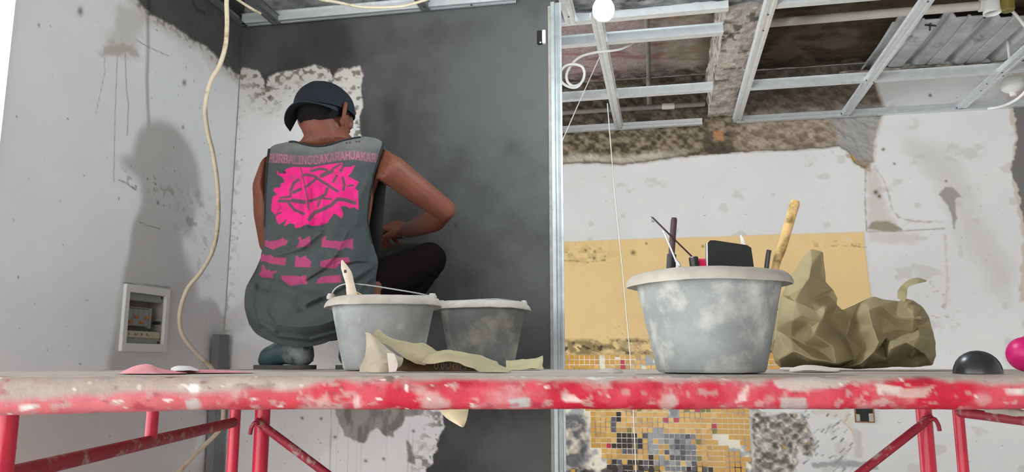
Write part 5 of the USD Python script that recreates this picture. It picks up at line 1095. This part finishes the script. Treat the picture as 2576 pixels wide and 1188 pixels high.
for rr_ in (0.0, 0.5, 1.0):
    row = []
    for a in np.linspace(-0.95, 1.3, 9):
        inn = c0 + bd_ * (0.092 * math.cos(a)) + bs_ * (0.084 * math.sin(a)); ext = 0.055 * max(0.05, math.cos((a - 0.175) / 1.125 * 1.5)) ** 0.5
        z_ = -0.016 * (math.sin(a) ** 2) * (0.5 + 0.7 * rr_) - 0.036 * max(0, math.sin(a)) ** 1.6 * rr_ - 0.012 * rr_
        row.append(inn + bd_ * ext * rr_ + bs_ * 0.020 * rr_ * math.sin(a) + [0, 0, z_])
    rows.append(row)
part(cp, 'brim', sheet(rows, 6, 0, 0, 0.003), m_capbrim, True, 'curved brim pointing back and left')

# trousers
tr = []
TR = [(hipR[0] + [0, 0.02, -0.005], .094), (LR[1][0], .077), (LR[2][0], .0605)]; TRc = [(LR[2][0], .0605), (CR[1][0], .064), (at(925, 850, 2.43), .052)]
TL = [(hipL[0] + [0, 0.02, -0.005], .096), (LL[1][0], .077), (LL[2][0], .0605)]; TLc = [(LL[2][0], .0605), (CL[1][0], .064), (at(752, 850, 2.43), .050)]
for ch in (TR, TRc, TL, TLc): tr += hull_chain(ch)
tr.append(hullS((hipL[0] + [0, .015, 0], .098), (hipR[0] + [0, .015, 0], .096), (midL[0] + [0, 0, -.06], .088), (midR[0] + [0, 0, -.06], .090)))
tt = fuse(tr, 0.009, 8); tv = np.array(tt.vertices); nrm = np.array(tt.vertex_normals)
kn = LR[2][0]; dk_ = np.linalg.norm(tv - (kn + [0, 0, -0.04]), axis=1); wr = np.sin((tv[:, 2] * 0.8 + tv[:, 0] * 0.35) * 260) * np.exp(-(dk_ / 0.06) ** 2) * 0.0022
tt.vertices = tv + nrm * (wr + (fbm(tv, 16, 4, 3) - 0.5) * 0.010)[:, None]
tt.vertices = tuck(np.array(tt.vertices), 0.007)
part(man, 'trousers', tt, m_trouser, True, 'dark trousers')

# the shirt's cloth
c = Coat(PB, lin(68, 73, 74)); c.px, c.py = gx, gy
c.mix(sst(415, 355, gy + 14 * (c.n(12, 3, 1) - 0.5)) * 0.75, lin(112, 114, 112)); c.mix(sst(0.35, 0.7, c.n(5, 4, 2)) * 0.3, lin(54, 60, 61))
cr = lambda x, y: (640 + x / 5.94, 380 + y / 5.94)
MAG, DULL, DK = lin(208, 36, 118), lin(160, 62, 102), lin(86, 70, 78)
blob = [cr(*q_) for q_ in [(330, 290), (380, 340), (440, 330), (480, 265), (580, 240), (690, 240), (850, 250), (1000, 215), (1310, 175), (1330, 230), (1280, 300), (1340, 240), (1440, 235), (1510, 210), (1460, 300), (1400, 385), (1440, 400), (1510, 440), (1565, 460), (1500, 560), (1550, 600), (1555, 880), (1490, 840), (1420, 860), (1360, 820), (1285, 830), (1330, 940), (1300, 1010), (1240, 960), (1190, 930), (1130, 1010), (1090, 1080), (990, 1110), (860, 1120), (780, 1090), (690, 1140), (610, 1150), (600, 1090), (540, 1080), (430, 1130), (470, 1030), (370, 1100), (330, 1040), (320, 960), (250, 890), (260, 760), (275, 680), (350, 650), (285, 600), (300, 550), (380, 550), (400, 480), (450, 470), (430, 400), (340, 350)]]
mg = sst(1.0, -1.0, sd_poly(gx, gy, blob) + 2.0 * (c.n(120, 3, 4) - 0.5))
strokes = np.zeros_like(gx)
for pts, w_ in (([(720, 370), (780, 350), (900, 380), (940, 400)], 38), ([(760, 545), (860, 470), (930, 410)], 36), ([(940, 410), (1050, 480), (1120, 520), (1170, 560), (1240, 600)], 40), ([(1000, 370), (1160, 300)], 60), ([(850, 300), (980, 265), (1080, 280)], 40), ([(690, 240), (740, 450), (790, 690), (810, 880)], 16), ([(660, 430), (590, 480), (540, 590)], 42), ([(690, 570), (580, 620)], 46), ([(390, 700), (480, 690), (540, 680), (540, 630)], 32), ([(370, 750), (520, 750)], 46), ([(570, 740), (740, 765)], 62), ([(520, 790), (600, 880), (740, 940)], 40), ([(810, 755), (950, 710), (1060, 650), (1090, 560)], 42), ([(960, 700), (1150, 720)], 26), ([(950, 820), (980, 740)], 34), ([(820, 1020), (900, 920), (1000, 880), (1150, 810), (1240, 720), (1350, 730), (1500, 780)], 54), ([(1320, 400), (1345, 500), (1330, 580)], 36), ([(1180, 260), (1280, 200)], 34), ([(1340, 200), (1290, 300)], 36), ([(1400, 525), (1470, 510)], 28), ([(1180, 460), (1230, 370)], 34), ([(430, 1130), (470, 1030)], 20), ([(330, 950), (400, 920)], 24)):
    strokes = np.maximum(strokes, sst(w_ / 11.9 + 1.2, w_ / 11.9 - 1.2, seg_dist(gx, gy, [cr(*q_) for q_ in pts])))
c.mix(mg * (1 - 0.85 * strokes) * (0.93 - 0.25 * sst(0.55, 0.75, c.n(60, 4, 5))), MAG); c.mix(mg * strokes * 0.75, DK)
c.mix(sst(5, 2, np.hypot(gx - 716, gy - 434)) * 0.9, lin(44, 44, 46))
# the line of capitals across the shoulders
txt = meshkit.text_mesh('PURBALINGGAKARAHJAKAR', 1.0, 0.1, True); tb = txt.bounds; tri_ = np.array(txt.triangles)[:, :, :2]; tri_ = tri_[np.abs(np.array(txt.face_normals)[:, 2]) > 0.9]
shape_ = shapely.union_all(shapely.polygons(tri_)); sx = (gx - 674) / (946 - 674) * (tb[1][0] - tb[0][0]) + tb[0][0]
mid_ = np.interp(gx, [674, 720, 760, 800, 850, 890, 945], [397, 400, 403, 402, 393, 390, 398]); sy = 1 - (gy - (mid_ - 10.5)) / 21.0
inb = (np.abs(gy - mid_) < 14) & (gx > 670) & (gx < 950); tm = np.zeros_like(gx); tm[inb] = shapely.contains_xy(shape_, sx[inb], sy[inb])
fadeT = 0.3 + 0.35 * sst(0.4, 0.6, c.n(30, 4, 6)); c.mix(inb * sst(13, 11, np.abs(gy - mid_)) * 0.20, lin(160, 96, 118)); c.mix(tm * fadeT * 0.9, lin(190, 104, 138))
c4 = lambda x, y: (620 + x / 6.6, 560 + y / 6.6)
for poly_ in ([(300, 310), (340, 285), (380, 320), (430, 300), (560, 290), (600, 240), (640, 290), (690, 290), (660, 370), (560, 400), (440, 455), (400, 430), (310, 400)], [(860, 250), (900, 240), (920, 290), (1060, 225), (1065, 390), (1000, 400), (830, 410), (880, 330)], [(1260, 260), (1325, 220), (1320, 300), (1480, 300), (1560, 320), (1770, 265), (1765, 440), (1640, 410), (1540, 465), (1500, 430), (1240, 410)],
              [(225, 590), (270, 510), (330, 560), (400, 530), (460, 580), (660, 590), (640, 715), (480, 690), (380, 680), (320, 640), (240, 650)], [(820, 560), (860, 540), (870, 600), (990, 540), (1010, 600), (1070, 640), (1060, 750), (800, 735)], [(1230, 650), (1330, 620), (1440, 590), (1700, 580), (1720, 680), (1560, 700), (1460, 770), (1290, 750), (1215, 720)],
              [(270, 700), (310, 740), (330, 800), (380, 780), (410, 820), (500, 800), (510, 830), (440, 850), (430, 920), (280, 920), (200, 870), (240, 820)], [(580, 880), (830, 885), (880, 900), (1000, 870), (1005, 1025), (860, 1030), (770, 1055), (690, 1030), (590, 950)], [(1240, 900), (1420, 880), (1560, 870), (1580, 1000), (1150, 1010), (1190, 940)]):
    m_ = sst(0.9, -0.9, sd_poly(gx, gy, [c4(*q_) for q_ in poly_]) + 2.5 * (c.n(150, 3, 8) - 0.5)); stripe = 0.5 + 0.5 * np.sin(gx * 1.25 + 2 * np.sin(gy * .2)); c.mix(m_ * (0.92 - 0.38 * sst(0.75, 1.0, stripe)), DULL * (0.85 + 0.3 * c.n(40, 3, 9))[:, None])
for x_ in (872, 880, 897, 904): c.mix(sst(4, 2, np.hypot(gx - x_, (gy - 358 + 0.12 * (x_ - 888)) * 1.1)) * 0.8, lin(74, 44, 44))
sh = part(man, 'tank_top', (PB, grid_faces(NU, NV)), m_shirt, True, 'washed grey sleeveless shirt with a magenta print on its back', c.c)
part(man, 'shirt_front', (PF, grid_faces(90, 110)[:, ::-1]), m_shirt, True, None, np.tile(lin(60, 64, 65), (len(PF), 1)))
PBg = PB.reshape(NV, NU, 3); PFg = PF.reshape(110, 90, 3)
sidel = cat(*[(np.vstack([e_b, e_f]), grid_faces(len(e_b), 2)) for e_b, e_f in ((PBg[int(NV * .62):int(NV * .93):4, 0], PFg[np.linspace(70, 109, len(PBg[int(NV * .62):int(NV * .93):4])).astype(int), 0]), (PBg[int(NV * .72):int(NV * .93):4, -1], PFg[np.linspace(92, 109, len(PBg[int(NV * .72):int(NV * .93):4])).astype(int), -1]))])
part(man, 'shirt_side', sidel, m_shirt, True, None, np.tile(lin(60, 64, 65), (len(sidel[0]), 1)), kind='stuff')
part(man, 'neck_trim', tube(PBg[0, int(NU * .19):int(NU * .80):6] + [0, -0.002, -0.002], 0.0042, 8, squash=(1, 0.7)), m_trim, 60, 'dark neckline band')
for k_, sl in ((0, slice(0, int(NV * .44), 6)), (NU - 1, slice(0, int(NV * .60), 6))):
    part(man, 'armhole_trim', tube(PBg[sl, k_] + [0.003 if k_ == 0 else -0.003, -0.003, 0], 0.0048, 8, squash=(1, 0.7)), m_trim, 60, 'dark armhole band')

# clogs
def clog(heel, toe, ankle, name='clog'):
    h, t = heel * [1, 1, 0], toe * [1, 1, 0]; d = unit(t - h); L = np.linalg.norm(t - h); s = np.array([-d[1], d[0], 0]); z = np.array([0, 0, DECK])
    up_ = lambda a, o, h_: h + d * a * L + s * o + z + [0, 0, h_]
    b_ = [hullS((up_(0.06, 0, .040), .032), (up_(0.06, 0, .055), .030), (up_(0.30, 0, .048), .036), (up_(0.30, 0, .062), .030)), hullS((up_(0.30, 0, .048), .036), (up_(0.55, 0, .052), .038), (up_(0.50, 0, .066), .030)), hullS((up_(0.55, 0, .052), .038), (up_(0.85, 0.006, .036), .033), (up_(0.97, 0.006, .026), .022)), hullS((up_(0.36, 0, .082), .018), (up_(0.60, 0, .066), .026), (up_(0.30, 0, .060), .030))]
    u = fuse(b_, 0.006, 8); uv = np.array(u.vertices); uv[:, 2] = np.maximum(uv[:, 2], DECK + 0.008); u.vertices = uv
    cl_ = part(man, name, u, m_clog, True, 'dark teal rubber clog')
    ou = Polygon(shapely.MultiPoint([(0.02 * L, 0), (0.98 * L, 0.004)]).convex_hull.buffer(0.001)).buffer(0.034).union(shapely.Point(0.74 * L, 0.002).buffer(0.043))
    so = trimesh.creation.extrude_polygon(ou.simplify(0.0008), 0.012, engine='earcut'); sv = np.array(so.vertices); sv2 = h + sv[:, :1] * d + sv[:, 1:2] * s + z * 1.0 + sv[:, 2:] * [0, 0, 1.0]
    part(cl_, 'sole', (sv2, np.array(so.faces)), m_sole, 30, 'mortar-dusted sole')


clog(at(768, 920, 2.335), at(668, 920, 2.40), None)
clog(at(872, 920, 2.335), at(962, 920, 2.46), None)

# plastering trowel pressed on the wall by the right hand
tw = Thing('plastering_trowel', 'steel plastering trowel held flat against the grey partition', 'trowel', on_e2(985, 580, DW - 0.01))
tb_ = to_room(on_e2(985, 578, DW - 0.012)); aa, zz = tb_[0], tb_[2]
part(tw, 'blade', rbox(aa - 0.050, aa + 0.055, DW - 0.0155, DW - 0.0135, zz - 0.028, zz + 0.028), m_dirtytile[0], False)
gp = room(aa + 0.075, DW - 0.085, zz - 0.012)
part(tw, 'grip', tube([gp - E1 * 0.055, gp - E1 * 0.02, gp + E1 * 0.03, gp + E1 * 0.105], [0.011, 0.014, 0.014, 0.011], 14), m_yellowwood, 40)
part(tw, 'tang', tube(smooth_path([gp - E1 * 0.05, gp - E1 * 0.068 + E2 * 0.012, gp - E1 * 0.066 + E2 * 0.055], 6), 0.0045, 10), m_steelblade, 40)
